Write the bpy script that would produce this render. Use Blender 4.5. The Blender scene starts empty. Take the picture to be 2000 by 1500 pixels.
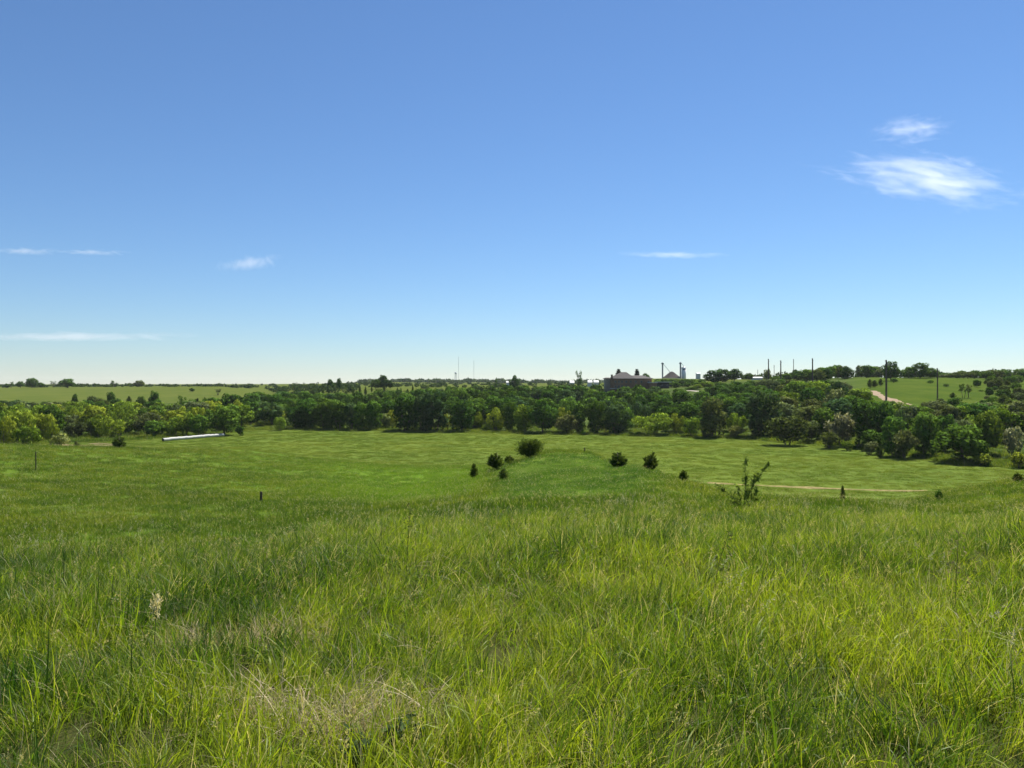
import bpy, math, random
import numpy as np
from mathutils import Vector, Matrix

rad = math.radians
SC = bpy.context.scene
COL = SC.collection
EYE = 22.0            # camera height; the valley floor lies about 20 m lower
F = 1570.0            # focal length of the photograph in its own pixels (2000 wide)

# ------------------------------------------------------------------ camera, sky, sun, exposure
cam_d = bpy.data.cameras.new('camera')
cam_d.sensor_width = 36.0
cam_d.lens = 36.0 * F / 2000.0
cam_d.clip_start = 0.1
cam_d.clip_end = 30000.0
cam = bpy.data.objects.new('camera', cam_d)
COL.objects.link(cam)
cam.location = (0, 0, EYE)
cam.rotation_euler = (rad(90), 0, 0)
SC.camera = cam

SUN_EL, SUN_AZ = 54.0, 33.0          # azimuth to the right of the view direction (+Y)
w = bpy.data.worlds.new('World')
SC.world = w
w.use_nodes = True
nt = w.node_tree
for n in list(nt.nodes):
    nt.nodes.remove(n)
sky = nt.nodes.new('ShaderNodeTexSky')
sky.sky_type = 'NISHITA'
sky.sun_disc = False
sky.sun_elevation = rad(SUN_EL)
sky.sun_rotation = rad(SUN_AZ)
sky.altitude = 300
sky.air_density = 1.07
sky.dust_density = 0.0
sky.ozone_density = 10.0
hs = nt.nodes.new('ShaderNodeHueSaturation')
hs.inputs['Saturation'].default_value = 1.0
bg = nt.nodes.new('ShaderNodeBackground')
bg.inputs['Strength'].default_value = 0.057
wo = nt.nodes.new('ShaderNodeOutputWorld')
nt.links.new(sky.outputs[0], hs.inputs['Color'])
nt.links.new(hs.outputs[0], bg.inputs[0])
nt.links.new(bg.outputs[0], wo.inputs[0])

sd = bpy.data.lights.new('sun', 'SUN')
sd.energy = 5.0
sd.angle = rad(0.5)
sd.color = (1.0, 0.95, 0.86)
so = bpy.data.objects.new('sun', sd)
COL.objects.link(so)
tosun = Vector((math.sin(rad(SUN_AZ)) * math.cos(rad(SUN_EL)), math.cos(rad(SUN_AZ)) * math.cos(rad(SUN_EL)), math.sin(rad(SUN_EL))))
so.rotation_euler = tosun.to_track_quat('Z', 'Y').to_euler()
so.location = (60, 80, 150)

vs = SC.view_settings
vs.view_transform = 'Standard'
vs.look = 'None'
vs.exposure = 1.05
vs.gamma = 1.0
vs.use_curve_mapping = False
SC.cycles.max_bounces = 8
SC.cycles.diffuse_bounces = 3
SC.cycles.glossy_bounces = 2
SC.cycles.transmission_bounces = 4
SC.cycles.transparent_max_bounces = 8
SC.cycles.volume_bounces = 2
SC.cycles.caustics_reflective = False
SC.cycles.caustics_refractive = False
SC.cycles.use_denoising = True


# ------------------------------------------------------------------ helpers
def tag(o, label=None, cat=None, group=None, kind=None):
    if label:
        o['label'] = label
    if cat:
        o['category'] = cat
    if group:
        o['group'] = group
    if kind:
        o['kind'] = kind
    return o


def link(o, parent=None):
    COL.objects.link(o)
    if parent is not None:
        o.parent = parent
    return o


def empty(name, loc, rz=0.0, scale=(1, 1, 1)):
    o = bpy.data.objects.new(name, None)
    o.empty_display_size = 0.5
    o.location = loc
    o.rotation_euler = (0, 0, rz)
    o.scale = scale
    return link(o)


def np_mesh(name, verts, faces, mat=None, attrs=None, smooth=False, normals=None):
    """verts (N,3); faces: list of int arrays (M,k). One mesh."""
    me = bpy.data.meshes.new(name)
    verts = np.asarray(verts, dtype=np.float32)
    me.vertices.add(len(verts))
    me.vertices.foreach_set('co', verts.ravel())
    loops, starts = [], []
    off = 0
    for f in faces:
        f = np.asarray(f, dtype=np.int32)
        if len(f) == 0:
            continue
        k = f.shape[1]
        loops.append(f.ravel())
        starts.append(off + np.arange(len(f), dtype=np.int32) * k)
        off += f.size
    loops = np.concatenate(loops)
    starts = np.concatenate(starts)
    me.loops.add(len(loops))
    me.loops.foreach_set('vertex_index', loops)
    me.polygons.add(len(starts))
    me.polygons.foreach_set('loop_start', starts)
    me.update(calc_edges=True)
    if smooth:
        me.polygons.foreach_set('use_smooth', np.ones(len(starts), dtype=bool))
    for an, arr in (attrs or {}).items():
        arr = np.asarray(arr, dtype=np.float32)
        if arr.ndim == 1:
            a = me.attributes.new(an, 'FLOAT', 'POINT')
            a.data.foreach_set('value', arr)
        else:
            a = me.attributes.new(an, 'FLOAT_COLOR', 'POINT')
            if arr.shape[1] == 3:
                arr = np.concatenate([arr, np.ones((len(arr), 1), np.float32)], 1)
            a.data.foreach_set('color', arr.ravel())
    if normals is not None:
        me.polygons.foreach_set('use_smooth', np.ones(len(starts), dtype=bool))
        me.normals_split_custom_set_from_vertices(np.asarray(normals, np.float32))
    if mat:
        me.materials.append(mat)
    return me


class MB:
    """collects simple solids and links them as ONE mesh object"""
    def __init__(self):
        self.v, self.f = [], []

    def add(self, vs_, fs_):
        o = len(self.v)
        self.v += [tuple(p) for p in vs_]
        self.f += [tuple(i + o for i in f) for f in fs_]
        return self

    def box(self, x0, x1, y0, y1, z0, z1):
        return self.add([(x0, y0, z0), (x1, y0, z0), (x1, y1, z0), (x0, y1, z0), (x0, y0, z1), (x1, y0, z1), (x1, y1, z1), (x0, y1, z1)],
                        [(3, 2, 1, 0), (4, 5, 6, 7), (0, 1, 5, 4), (1, 2, 6, 5), (2, 3, 7, 6), (3, 0, 4, 7)])

    def tube(self, pts, rads, n=8, cap=True):
        pts = [Vector(p) for p in pts]
        rings = []
        for i, p in enumerate(pts):
            d = (pts[min(i + 1, len(pts) - 1)] - pts[max(i - 1, 0)]).normalized()
            a = d.cross(Vector((0, 1, 0.13)))
            if a.length < 1e-3:
                a = d.cross(Vector((1, 0, 0)))
            a.normalize()
            b = d.cross(a)
            rings.append([p + (a * math.cos(2 * math.pi * k / n) + b * math.sin(2 * math.pi * k / n)) * rads[i] for k in range(n)])
        v = [q for r in rings for q in r]
        f = []
        for i in range(len(pts) - 1):
            for k in range(n):
                k2 = (k + 1) % n
                f.append((i * n + k, i * n + k2, (i + 1) * n + k2, (i + 1) * n + k))
        if cap:
            f.append(tuple(range(n - 1, -1, -1)))
            f.append(tuple((len(pts) - 1) * n + k for k in range(n)))
        return self.add(v, f)

    def lathe(self, prof, n=16, cx=0, cy=0):
        v, f = [], []
        for r, z in prof:
            for k in range(n):
                v.append((cx + r * math.cos(2 * math.pi * k / n), cy + r * math.sin(2 * math.pi * k / n), z))
        for i in range(len(prof) - 1):
            for k in range(n):
                k2 = (k + 1) % n
                f.append((i * n + k, i * n + k2, (i + 1) * n + k2, (i + 1) * n + k))
        f.append(tuple(range(n - 1, -1, -1)))
        f.append(tuple((len(prof) - 1) * n + k for k in range(n)))
        return self.add(v, f)

    def mesh(self, name, mat, smooth=False):
        me = bpy.data.meshes.new(name)
        me.from_pydata(self.v, [], self.f)
        me.update()
        if smooth:
            me.polygons.foreach_set('use_smooth', [True] * len(me.polygons))
        me.materials.append(mat)
        return me

    def build(self, name, mat, parent=None, smooth=False):
        return link(bpy.data.objects.new(name, self.mesh(name, mat, smooth)), parent)


# ------------------------------------------------------------------ materials
def new_mat(name):
    m = bpy.data.materials.new(name)
    m.use_nodes = True
    for n in list(m.node_tree.nodes):
        m.node_tree.nodes.remove(n)
    t = m.node_tree
    out = t.nodes.new('ShaderNodeOutputMaterial')
    return m, t, out


def N(t, typ, **kw):
    n = t.nodes.new(typ)
    for k, v in kw.items():
        setattr(n, k, v)
    return n


def mixc(t, fac, a, b, blend='MIX'):
    m = t.nodes.new('ShaderNodeMix')
    m.data_type = 'RGBA'
    m.blend_type = blend
    for sock, val in ((m.inputs[0], fac), (m.inputs[6], a), (m.inputs[7], b)):
        if isinstance(val, (int, float)):
            sock.default_value = val
        elif isinstance(val, tuple):
            sock.default_value = (val[0], val[1], val[2], 1)
        else:
            t.links.new(val, sock)
    return m.outputs[2]


def mathn(t, op, a, b=None, clamp=False):
    m = t.nodes.new('ShaderNodeMath')
    m.operation = op
    m.use_clamp = clamp
    for i, v in enumerate((a, b)):
        if v is None:
            continue
        if isinstance(v, (int, float)):
            m.inputs[i].default_value = v
        else:
            t.links.new(v, m.inputs[i])
    return m.outputs[0]


def ramp(t, fac, stops):
    r = t.nodes.new('ShaderNodeValToRGB')
    e = r.color_ramp.elements
    while len(e) < len(stops):
        e.new(0.5)
    for el, (p, c) in zip(e, stops):
        el.position = p
        el.color = (c, c, c, 1) if isinstance(c, (int, float)) else (c[0], c[1], c[2], 1)
    t.links.new(fac, r.inputs[0])
    return r.outputs[0]


def noise(t, vec, scale, detail=3, rough=0.55):
    n = t.nodes.new('ShaderNodeTexNoise')
    n.inputs['Scale'].default_value = scale
    n.inputs['Detail'].default_value = detail
    n.inputs['Roughness'].default_value = rough
    if vec is not None:
        t.links.new(vec, n.inputs['Vector'])
    return n.outputs['Fac']


def solid(name, c, rough=0.8, var=0.15, scale=2.0, metallic=0.0, spec=0.3):
    m, t, out = new_mat(name)
    p = N(t, 'ShaderNodeBsdfPrincipled')
    p.inputs['Roughness'].default_value = rough
    p.inputs['Metallic'].default_value = metallic
    p.inputs['Specular IOR Level'].default_value = spec
    tc = N(t, 'ShaderNodeTexCoord')
    f = noise(t, tc.outputs['Object'], scale, 4)
    f = ramp(t, f, [(0.3, 0.0), (0.7, 1.0)])
    t.links.new(mixc(t, f, tuple(x * (1 - var) for x in c), tuple(min(1, x * (1 + var)) for x in c)), p.inputs['Base Color'])
    t.links.new(p.outputs[0], out.inputs[0])
    return m


def blade_mat(name, dark, mid, light, dead, patch_scale=0.35, trans=0.4, gloss=0.10, rough=0.38, rnd=.55):
    """grass: blade attributes r = random, g = height along the blade, b = dead"""
    m, t, out = new_mat(name)
    at = N(t, 'ShaderNodeAttribute', attribute_name='bl')
    sep = N(t, 'ShaderNodeSeparateColor')
    t.links.new(at.outputs['Color'], sep.inputs[0])
    geo = N(t, 'ShaderNodeNewGeometry')
    oi = N(t, 'ShaderNodeObjectInfo')
    n1 = ramp(t, noise(t, geo.outputs['Position'], patch_scale, 4, 0.6), [(0.36, 0.0), (0.64, 1.0)])
    n2 = ramp(t, noise(t, geo.outputs['Position'], patch_scale * 0.17, 3, 0.5), [(0.40, 0.0), (0.62, 1.0)])
    a = mathn(t, 'ADD', mathn(t, 'MULTIPLY', n1, 0.65), mathn(t, 'MULTIPLY', sep.outputs[0], 0.75))
    a = mathn(t, 'ADD', a, mathn(t, 'MULTIPLY', oi.outputs['Random'], rnd))
    a = mathn(t, 'SUBTRACT', a, mathn(t, 'ADD', mathn(t, 'MULTIPLY', n2, 0.4), 0.26), True)
    c = ramp(t, a, [(0.0, dark), (0.5, mid), (1.0, light)])
    sw = N(t, 'ShaderNodeAttribute', attribute_name='lush_shade', attribute_type='INSTANCER')
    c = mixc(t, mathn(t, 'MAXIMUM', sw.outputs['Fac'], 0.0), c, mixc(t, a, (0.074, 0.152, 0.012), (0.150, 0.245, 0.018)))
    c = mixc(t, mathn(t, 'MAXIMUM', mathn(t, 'MULTIPLY', sw.outputs['Fac'], -1.0), 0.0), c, mixc(t, a, (0.028, 0.090, 0.009), (0.072, 0.150, 0.014)))  # negative values: shade of the knoll's near flank, painted as darker green
    # the sheath at the foot of each blade is paler and browner
    foot = ramp(t, sep.outputs[1], [(0.0, 1.0), (0.28, 0.0)])
    c = mixc(t, mathn(t, 'MULTIPLY', foot, 0.25), c, tuple(x * 0.55 for x in dead))
    dmask = mathn(t, 'MULTIPLY', sep.outputs[2], 1.0)
    dv = mixc(t, sep.outputs[0], tuple(x * 0.6 for x in dead), dead)
    c = mixc(t, dmask, c, dv)
    d = N(t, 'ShaderNodeBsdfDiffuse')
    tr = N(t, 'ShaderNodeBsdfTranslucent')
    gl = N(t, 'ShaderNodeBsdfGlossy')
    gl.inputs['Roughness'].default_value = rough
    gl.inputs['Color'].default_value = (0.9, 0.95, 0.85, 1)
    t.links.new(c, d.inputs['Color'])
    t.links.new(mixc(t, 1.0, c, (1.25, 1.25, 0.6), 'MULTIPLY'), tr.inputs['Color'])
    m1 = N(t, 'ShaderNodeMixShader')
    m1.inputs[0].default_value = trans
    t.links.new(d.outputs[0], m1.inputs[1])
    t.links.new(tr.outputs[0], m1.inputs[2])
    m2 = N(t, 'ShaderNodeMixShader')
    m2.inputs[0].default_value = gloss
    t.links.new(m1.outputs[0], m2.inputs[1])
    t.links.new(gl.outputs[0], m2.inputs[2])
    t.links.new(m2.outputs[0], out.inputs[0])
    return m


def leaf_mat(name, trans=0.3, gloss=0.05):
    """foliage: tint comes from the object's own colour, varied leaf by leaf"""
    m, t, out = new_mat(name)
    at = N(t, 'ShaderNodeAttribute', attribute_name='rnd')
    oi = N(t, 'ShaderNodeObjectInfo')
    geo = N(t, 'ShaderNodeNewGeometry')
    n1 = noise(t, geo.outputs['Position'], 0.45, 3, 0.6)
    k = mathn(t, 'ADD', mathn(t, 'MULTIPLY', at.outputs['Fac'], 0.5), mathn(t, 'MULTIPLY', n1, 1.0))
    k = mathn(t, 'ADD', k, 0.2)
    cc = N(t, 'ShaderNodeCombineColor')
    for i in range(3):
        t.links.new(k, cc.inputs[i])
    c = mixc(t, 1.0, oi.outputs['Color'], cc.outputs[0], 'MULTIPLY')
    # young leaves are yellower
    yel = ramp(t, at.outputs['Fac'], [(0.6, 0.0), (1.0, 0.5)])
    c = mixc(t, yel, c, mixc(t, 1.0, c, (1.5, 1.25, 0.7), 'MULTIPLY'))
    d = N(t, 'ShaderNodeBsdfDiffuse')
    tr = N(t, 'ShaderNodeBsdfTranslucent')
    gl = N(t, 'ShaderNodeBsdfGlossy')
    gl.inputs['Roughness'].default_value = 0.45
    t.links.new(c, d.inputs['Color'])
    t.links.new(mixc(t, 1.0, c, (1.2, 1.2, 0.6), 'MULTIPLY'), tr.inputs['Color'])
    m1 = N(t, 'ShaderNodeMixShader')
    m1.inputs[0].default_value = trans
    t.links.new(d.outputs[0], m1.inputs[1])
    t.links.new(tr.outputs[0], m1.inputs[2])
    m2 = N(t, 'ShaderNodeMixShader')
    m2.inputs[0].default_value = gloss
    t.links.new(m1.outputs[0], m2.inputs[1])
    t.links.new(gl.outputs[0], m2.inputs[2])
    t.links.new(m2.outputs[0], out.inputs[0])
    return m


M_LEAF = leaf_mat('leaves', .30, .0)
M_NEEDLE = leaf_mat('needles', trans=0.40, gloss=0.0)
M_BARK = solid('bark', (0.11, 0.09, 0.07), 0.95, 0.3, 3)
M_POLE = solid('pole_wood', (0.10, 0.075, 0.055), 0.9, 0.3, 2)
M_POST = solid('post_wood', (0.055, 0.045, 0.035), 0.95, 0.4, 6)
M_WALL = solid('brick_wall', (0.190, 0.110, 0.065), 0.9, 0.2, 1.5)
M_TAN = solid('tan_siding', (0.30, 0.25, 0.19), 0.85, 0.1, 1)
M_ROOF = solid('shingle_roof', (0.115, 0.108, 0.102), 0.95, 0.2, 1.2, spec=0.03)
M_DARK = solid('dark_metal', (0.03, 0.035, 0.045), 0.5, 0.2, 2)
M_GLASS = solid('window_glass', (0.03, 0.035, 0.045), 0.12, 0.1, 1, spec=0.6)
M_WHITE = solid('white_paint', (0.50, 0.50, 0.49), 0.6, 0.05, 1)
M_STEEL = solid('galvanised_steel', (0.42, 0.44, 0.46), 0.5, 0.12, 1, metallic=0.3)
M_LEG = solid('elevator_steel', (0.20, 0.22, 0.25), 0.6, 0.15, 1, metallic=0.2)
M_CONCRETE = solid('silo_concrete', (0.66, 0.67, 0.68), 0.85, 0.10, 0.6)
M_CONE = solid('cone_roof', (0.085, 0.074, 0.068), 0.9, 0.15, 0.7, spec=0.05)
M_BAG = solid('white_plastic', (0.42, 0.42, 0.40), 0.7, 0.10, 1.5, spec=0.2)

# ------------------------------------------------------------------ terrain height
PX = lambda px: math.atan((px - 1000.0) / F)
FAR_L = [(2000, -1.5), (5200, -2)]
VAL = {}
cols = {
    -300: [(8, -2.2), (15, -3.4), (30, -4.9), (60, -7), (100, -8.6), (140, -10), (160, -11.5), (220, -18), (260, -20), (350, -20), (420, -18), (520, -13), (600, -10), (800, -3), (1000, -2.5), (2000, -2)],
    0: [(8, -2.15), (15, -3.4), (40, -6.5), (80, -9.3), (130, -10.4), (150, -11.2), (180, -14), (230, -19), (265, -20), (330, -19.5), (400, -18.5), (520, -13.5), (600, -10), (700, -6), (800, -3.6), (860, -3.4), (1100, -4), (2000, -2)],
    250: [(8, -2.15), (15, -3.35), (40, -6.6), (80, -10.1), (130, -12.6), (165, -12.9), (190, -15.3), (230, -19), (265, -20), (340, -20), (400, -18.5), (520, -13.5), (600, -10), (700, -6), (800, -3.4), (860, -3.3), (1100, -4), (2000, -2)],
    430: [(8, -2.1), (15, -3.25), (55, -8.3), (100, -11.9), (150, -14.9), (190, -15.6), (215, -17.5), (250, -19.8), (350, -20), (420, -18), (520, -13), (600, -10.3), (700, -6.5), (780, -4.3), (860, -4.2), (1100, -4), (2000, -1)],
    520: [(8, -2.1), (15, -3.2), (60, -8.8), (100, -12.4), (150, -15.6), (200, -17.8), (235, -19.4), (260, -20), (349, -20), (420, -18), (520, -14.5), (650, -11.5), (800, -8), (1000, -4.5), (1300, -3), (2000, -1.5)],
    620: [(9, -2.15), (18, -3.45), (50, -7.5), (80, -10.6), (115, -13.5), (160, -16.4), (210, -19.4), (240, -20), (349, -20), (420, -18), (500, -14), (580, -9), (640, -5.6), (700, -4), (800, -4), (1000, -2), (1500, 0), (2500, 0)],
    750: [(10, -2.2), (20, -3.6), (45, -6.8), (75, -10.9), (110, -14.5), (160, -17.6), (200, -19.7), (230, -20), (345, -20), (420, -17.5), (500, -13), (580, -8.2), (640, -4), (700, -2.5), (900, -3), (1400, 0), (2500, 6)],
    860: [(10, -2.15), (20, -3.6), (45, -6.6), (75, -10.3), (105, -13.4), (150, -17.4), (200, -19.8), (340, -20), (400, -17.5), (480, -13.5), (550, -9.4), (640, -5.5), (1000, -2), (1500, 0), (2500, 6.5)],
    950: [(10, -2.15), (20, -3.55), (45, -6.2), (70, -8.9), (95, -10.5), (110, -11.8), (125, -14), (160, -17.6), (200, -19.8), (335, -20), (400, -17.5), (470, -13), (530, -10), (600, -7), (700, -4.5), (1000, -1.5), (1600, 0), (2500, 7)],
    1015: [(10, -2.15), (20, -3.5), (35, -5.1), (55, -7.2), (80, -9.0), (100, -9.7), (112, -10.6), (135, -13.9), (180, -18.8), (210, -20), (325, -20), (400, -17.5), (470, -13), (530, -10), (600, -7), (700, -4.5), (1000, -1.5), (1600, 1), (2500, 3)],
    1050: [(10, -2.15), (20, -3.5), (35, -5.1), (55, -7.1), (80, -8.6), (102, -8.95), (114, -9.7), (135, -13.4), (180, -18.8), (210, -20), (325, -20), (400, -17.5), (470, -13), (530, -10), (600, -7), (700, -4.5), (1000, -1.5), (1600, 1), (2500, 3)],
    1100: [(10, -2.15), (20, -3.5), (35, -5.1), (55, -7.0), (80, -8.3), (102, -8.5), (114, -9.3), (135, -13.4), (180, -18.8), (210, -20), (325, -20), (400, -17.5), (470, -13), (530, -10), (600, -7), (700, -4.5), (1000, -1.5), (1600, 1), (2500, 3)],
    1150: [(10, -2.15), (20, -3.5), (35, -5.2), (55, -7.0), (80, -8.1), (100, -8.3), (112, -9.5), (135, -13.8), (180, -18.8), (210, -20), (325, -20), (400, -17.5), (470, -13), (530, -10), (600, -7), (700, -4.5), (1000, -1.5), (1600, 1), (2500, 3)],
    1200: [(10, -2.1), (20, -3.4), (40, -5.6), (60, -7.2), (78, -8.1), (92, -9.3), (110, -11.5), (135, -15.5), (175, -20), (318, -20), (380, -18), (450, -13), (490, -9), (512, -4.2), (545, -3.6), (620, -3), (900, -1), (1000, 2), (1600, 3)],
    1265: [(10, -2.1), (20, -3.4), (40, -5.5), (60, -6.9), (75, -7.7), (88, -9.3), (130, -15.5), (170, -20), (314, -20), (380, -17.5), (450, -13), (490, -8.5), (512, -4.0), (545, -3.4), (620, -2), (900, 4.5), (1000, 6), (1600, 6)],
    1340: [(10, -2.1), (20, -3.6), (30, -4.8), (42, -5.9), (57, -6.8), (66, -8.2), (76, -10.4), (110, -15.5), (155, -20), (308, -20), (370, -17), (440, -11.5), (482, -5.2), (505, -3.4), (550, -2.5), (640, -0.5), (900, 5), (1000, 6.2), (1600, 6)],
    1420: [(10, -2.1), (20, -3.6), (25, -4.25), (32, -5.0), (43, -6.15), (55, -7.6), (75, -11), (110, -16), (148, -19.9), (302, -20), (360, -17), (430, -12), (500, -5), (560, 0.5), (620, 2.4), (900, 5), (1600, 6)],
    1550: [(10, -2.1), (20, -3.6), (25, -4.2), (32, -4.95), (42, -6.0), (55, -8.0), (90, -14), (142, -19.9), (272, -20), (340, -16), (400, -10), (470, -2.5), (520, 2.0), (600, 4), (1000, 5), (1600, 7)],
    1680: [(10, -2.1), (20, -3.55), (25, -4.2), (32, -5.0), (42, -6.15), (55, -8.3), (90, -14), (140, -19.9), (250, -20), (300, -14), (330, -8.5), (380, -2.5), (440, 2), (500, 4.2), (700, 5), (1600, 7)],
    1760: [(10, -2.1), (20, -3.55), (25, -4.25), (32, -5.15), (40, -6.25), (58, -9.0), (90, -13.6), (140, -19.9), (228, -20), (270, -16), (310, -9.2), (360, -3.6), (420, 1.2), (480, 3.7), (600, 4.2), (1600, 7)],
    1860: [(10, -2.1), (20, -3.6), (30, -5.1), (38, -6.0), (55, -8.1), (75, -10.2), (95, -13), (130, -18), (160, -20), (208, -20), (260, -16.2), (310, -9), (360, -4.2), (420, 0.8), (480, 3.4), (600, 4), (1600, 7)],
    2000: [(10, -2.0), (18, -3.1), (30, -4.9), (45, -6.6), (70, -8.5), (90, -10.5), (120, -15), (160, -20), (195, -20), (250, -16.2), (310, -9.8), (360, -5.5), (420, -1.4), (500, 1.5), (600, 5), (800, 7), (1600, 8)],
    2300: [(10, -1.9), (30, -4.3), (60, -6.6), (90, -8.5), (130, -13), (180, -20), (230, -18), (300, -10), (380, -5), (500, 2), (800, 7), (1600, 8)],
}
keys = [(PX(k), v) for k, v in cols.items()]
back = [(10, -1.9), (40, -2.5), (120, -4), (400, -5), (1000, -3), (5200, -2)]
keys = [(-math.pi, back), (rad(-95), back)] + keys + [(rad(95), back), (math.pi, back)]
LD0, LD1, ND = math.log(3.0), math.log(5203.0), 700
Dg = np.exp(np.linspace(LD0, LD1, ND)) - 3.0


def gsm(a, s, axis):
    r = int(4 * s)
    k = np.exp(-0.5 * (np.arange(-r, r + 1) / s) ** 2)
    k /= k.sum()
    pad = [(0, 0)] * a.ndim
    pad[axis] = (r, r)
    ap = np.pad(a, pad, mode='edge')
    return np.apply_along_axis(lambda q: np.convolve(q, k, mode='valid'), axis, ap)


tab = []
for a, pr in keys:
    d = [0, 4] + [p[0] for p in pr] + [5300]
    zz = [-1.6, -1.75] + [p[1] for p in pr] + [pr[-1][1]]
    tab.append(np.interp(np.log(Dg + 3), np.log(np.array(d) + 3.0), zz))
tab = gsm(np.array(tab), 3.2, 1)
NA = 1440
Ag = np.linspace(-math.pi, math.pi, NA + 1)
ka = np.array([k[0] for k in keys])
TAB = np.stack([np.interp(Ag, ka, tab[:, j]) for j in range(ND)], 1)
TAB = gsm(TAB, 1.7, 0)
_r = np.random.RandomState(5)
WAV = [(_r.uniform(-1, 1), _r.uniform(-1, 1), _r.uniform(0, 6.28)) for _ in range(28)]


def ground(x, y):
    """world height of the ground"""
    x = np.asarray(x, float)
    y = np.asarray(y, float)
    # depth along the view is what the profiles use; off axis it becomes range
    a = np.arctan2(x, y)
    r = np.hypot(x, y)
    D = np.where(np.abs(a) < rad(60), np.maximum(y, r * 0.5), r * 0.5)
    fa = (a + math.pi) / (2 * math.pi) * NA
    fd = (np.log(D + 3) - LD0) / (LD1 - LD0) * (ND - 1)
    fa = np.clip(fa, 0, NA - 1e-6)
    fd = np.clip(fd, 0, ND - 1.001)
    i, j = fa.astype(int), fd.astype(int)
    u, v = fa - i, fd - j
    z = (TAB[i, j] * (1 - u) + TAB[i + 1, j] * u) * (1 - v) + (TAB[i, j + 1] * (1 - u) + TAB[i + 1, j + 1] * u) * v
    m = np.zeros_like(z)
    for k, (wx, wy, ph) in enumerate(WAV):
        wl = (2.5, 5, 9, 17)[k % 4]
        n = math.hypot(wx, wy) + 1e-6
        m += np.sin((wx * x + wy * y) / n * 6.28 / wl + ph) * wl * 0.0010
    far = np.clip((r - 300) / 500, 0, 1)
    for k, (wx, wy, ph) in enumerate(WAV[:10]):
        n = math.hypot(wx, wy) + 1e-6
        m += far * 0.25 * np.sin((wx * x + wy * y) / n * 6.28 / (60 + 35 * k) + ph)
    return z + EYE + m * np.clip(r / 6, 0.15, 1)


def at(px, D):
    x = (px - 1000.0) / F * D
    return x, D, float(ground(x, D))


def zpix(py, D):
    return EYE + (750.0 - py) / F * D


def smooth01(x, a, b):
    t_ = np.clip((x - a) / (b - a), 0, 1)
    return t_ * t_ * (3 - 2 * t_)


# edge of the tall foreground grass, and where the woods begin
CR_PX = [-600, 0, 300, 600, 900, 1200, 1500, 1700, 2000, 2600]
CR_D = [17, 16, 16, 19, 22, 24, 26, 27, 24, 25]
WD_PX = [-600, 0, 250, 430, 480, 560, 750, 950, 1080, 1250, 1340, 1420, 1550, 1650, 1760, 1860, 2000, 2600]
WD_D = [262, 262, 290, 315, 350, 352, 342, 330, 322, 312, 306, 300, 270, 258, 228, 206, 193, 190]

# ------------------------------------------------------------------ terrain mesh
ang = np.concatenate([np.arange(-180, -50, 4.0), np.arange(-50, 50, 0.30), np.arange(50, 180, 4.0)])
ang = np.radians(ang)
rr = np.concatenate([[0.4], np.exp(np.linspace(math.log(0.9), math.log(5000), 260))])
A2, R2 = np.meshgrid(ang, rr, indexing='ij')
X2, Y2 = np.sin(A2) * R2, np.cos(A2) * R2
Z2 = ground(X2, Y2)
nA, nR = A2.shape
V = np.stack([X2.ravel(), Y2.ravel(), Z2.ravel()], 1)
ii, jj = np.meshgrid(np.arange(nA), np.arange(nR - 1), indexing='ij')
i2 = (ii + 1) % nA
q = np.stack([ii * nR + jj, ii * nR + jj + 1, i2 * nR + jj + 1, i2 * nR + jj], -1).reshape(-1, 4)
pxv = np.where(Y2 > 0.1, X2 / np.maximum(Y2, 0.1) * F + 1000, np.sign(X2) * 9999)
crest = np.interp(pxv, CR_PX, CR_D)
wood = np.interp(pxv, WD_PX, WD_D)
Zr = Z2 - EYE
field = (1 - smooth01(Zr, -19.5, -18.6)) * (Y2 > 60)
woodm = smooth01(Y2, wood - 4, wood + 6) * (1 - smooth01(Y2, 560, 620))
# grass hills that rise behind the trees
hillL = smooth01(Y2, 520, 560) * (pxv < 500)
hillR = smooth01(pxv, 1640, 1720) * smooth01(Y2, 285, 320)
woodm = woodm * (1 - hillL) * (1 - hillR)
swale = (1 - smooth01(pxv, 930, 990)) * np.exp(-((pxv - 830) / 230.0) ** 2) * smooth01(Y2, 40, 70) * (1 - smooth01(Y2, 190, 215))
zone = np.stack([field.ravel(), woodm.ravel(), swale.ravel()], 1)
tall = 1 - smooth01(Y2, crest - 4, crest + 3)

m, t, out = new_mat('prairie_ground')
at_ = N(t, 'ShaderNodeAttribute', attribute_name='zone')
sp = N(t, 'ShaderNodeSeparateColor')
t.links.new(at_.outputs['Color'], sp.inputs[0])
at2 = N(t, 'ShaderNodeAttribute', attribute_name='tall')
geo = N(t, 'ShaderNodeNewGeometry')
pos = geo.outputs['Position']
nA1 = ramp(t, noise(t, pos, 0.9, 6, 0.7), [(0.32, 0.0), (0.68, 1.0)])
nA2 = ramp(t, noise(t, pos, 0.05, 8, 0.72), [(0.34, 0.0), (0.66, 1.0)])
nA3 = ramp(t, noise(t, pos, 0.018, 4, 0.55), [(0.40, 0.0), (0.60, 1.0)])
nA4 = ramp(t, noise(t, pos, 0.3, 6, 0.65), [(0.50, 0.0), (0.66, 1.0)])
hill = mixc(t, nA2, (0.056, 0.102, 0.012), (0.090, 0.140, 0.017))
hill = mixc(t, mathn(t, 'MULTIPLY', nA1, 0.45), hill, (0.045, 0.075, 0.014))
hill = mixc(t, mathn(t, 'MULTIPLY', nA4, 0.30), hill, (0.14, 0.15, 0.055))
rh = N(t, 'ShaderNodeAttribute', attribute_name='hillside')
hill = mixc(t, rh.outputs['Fac'], hill, mixc(t, mathn(t, 'MULTIPLY', nA1, 0.5), mixc(t, nA2, (0.036, 0.068, 0.010), (0.078, 0.104, 0.017)), (0.030, 0.056, 0.010)))
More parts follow.
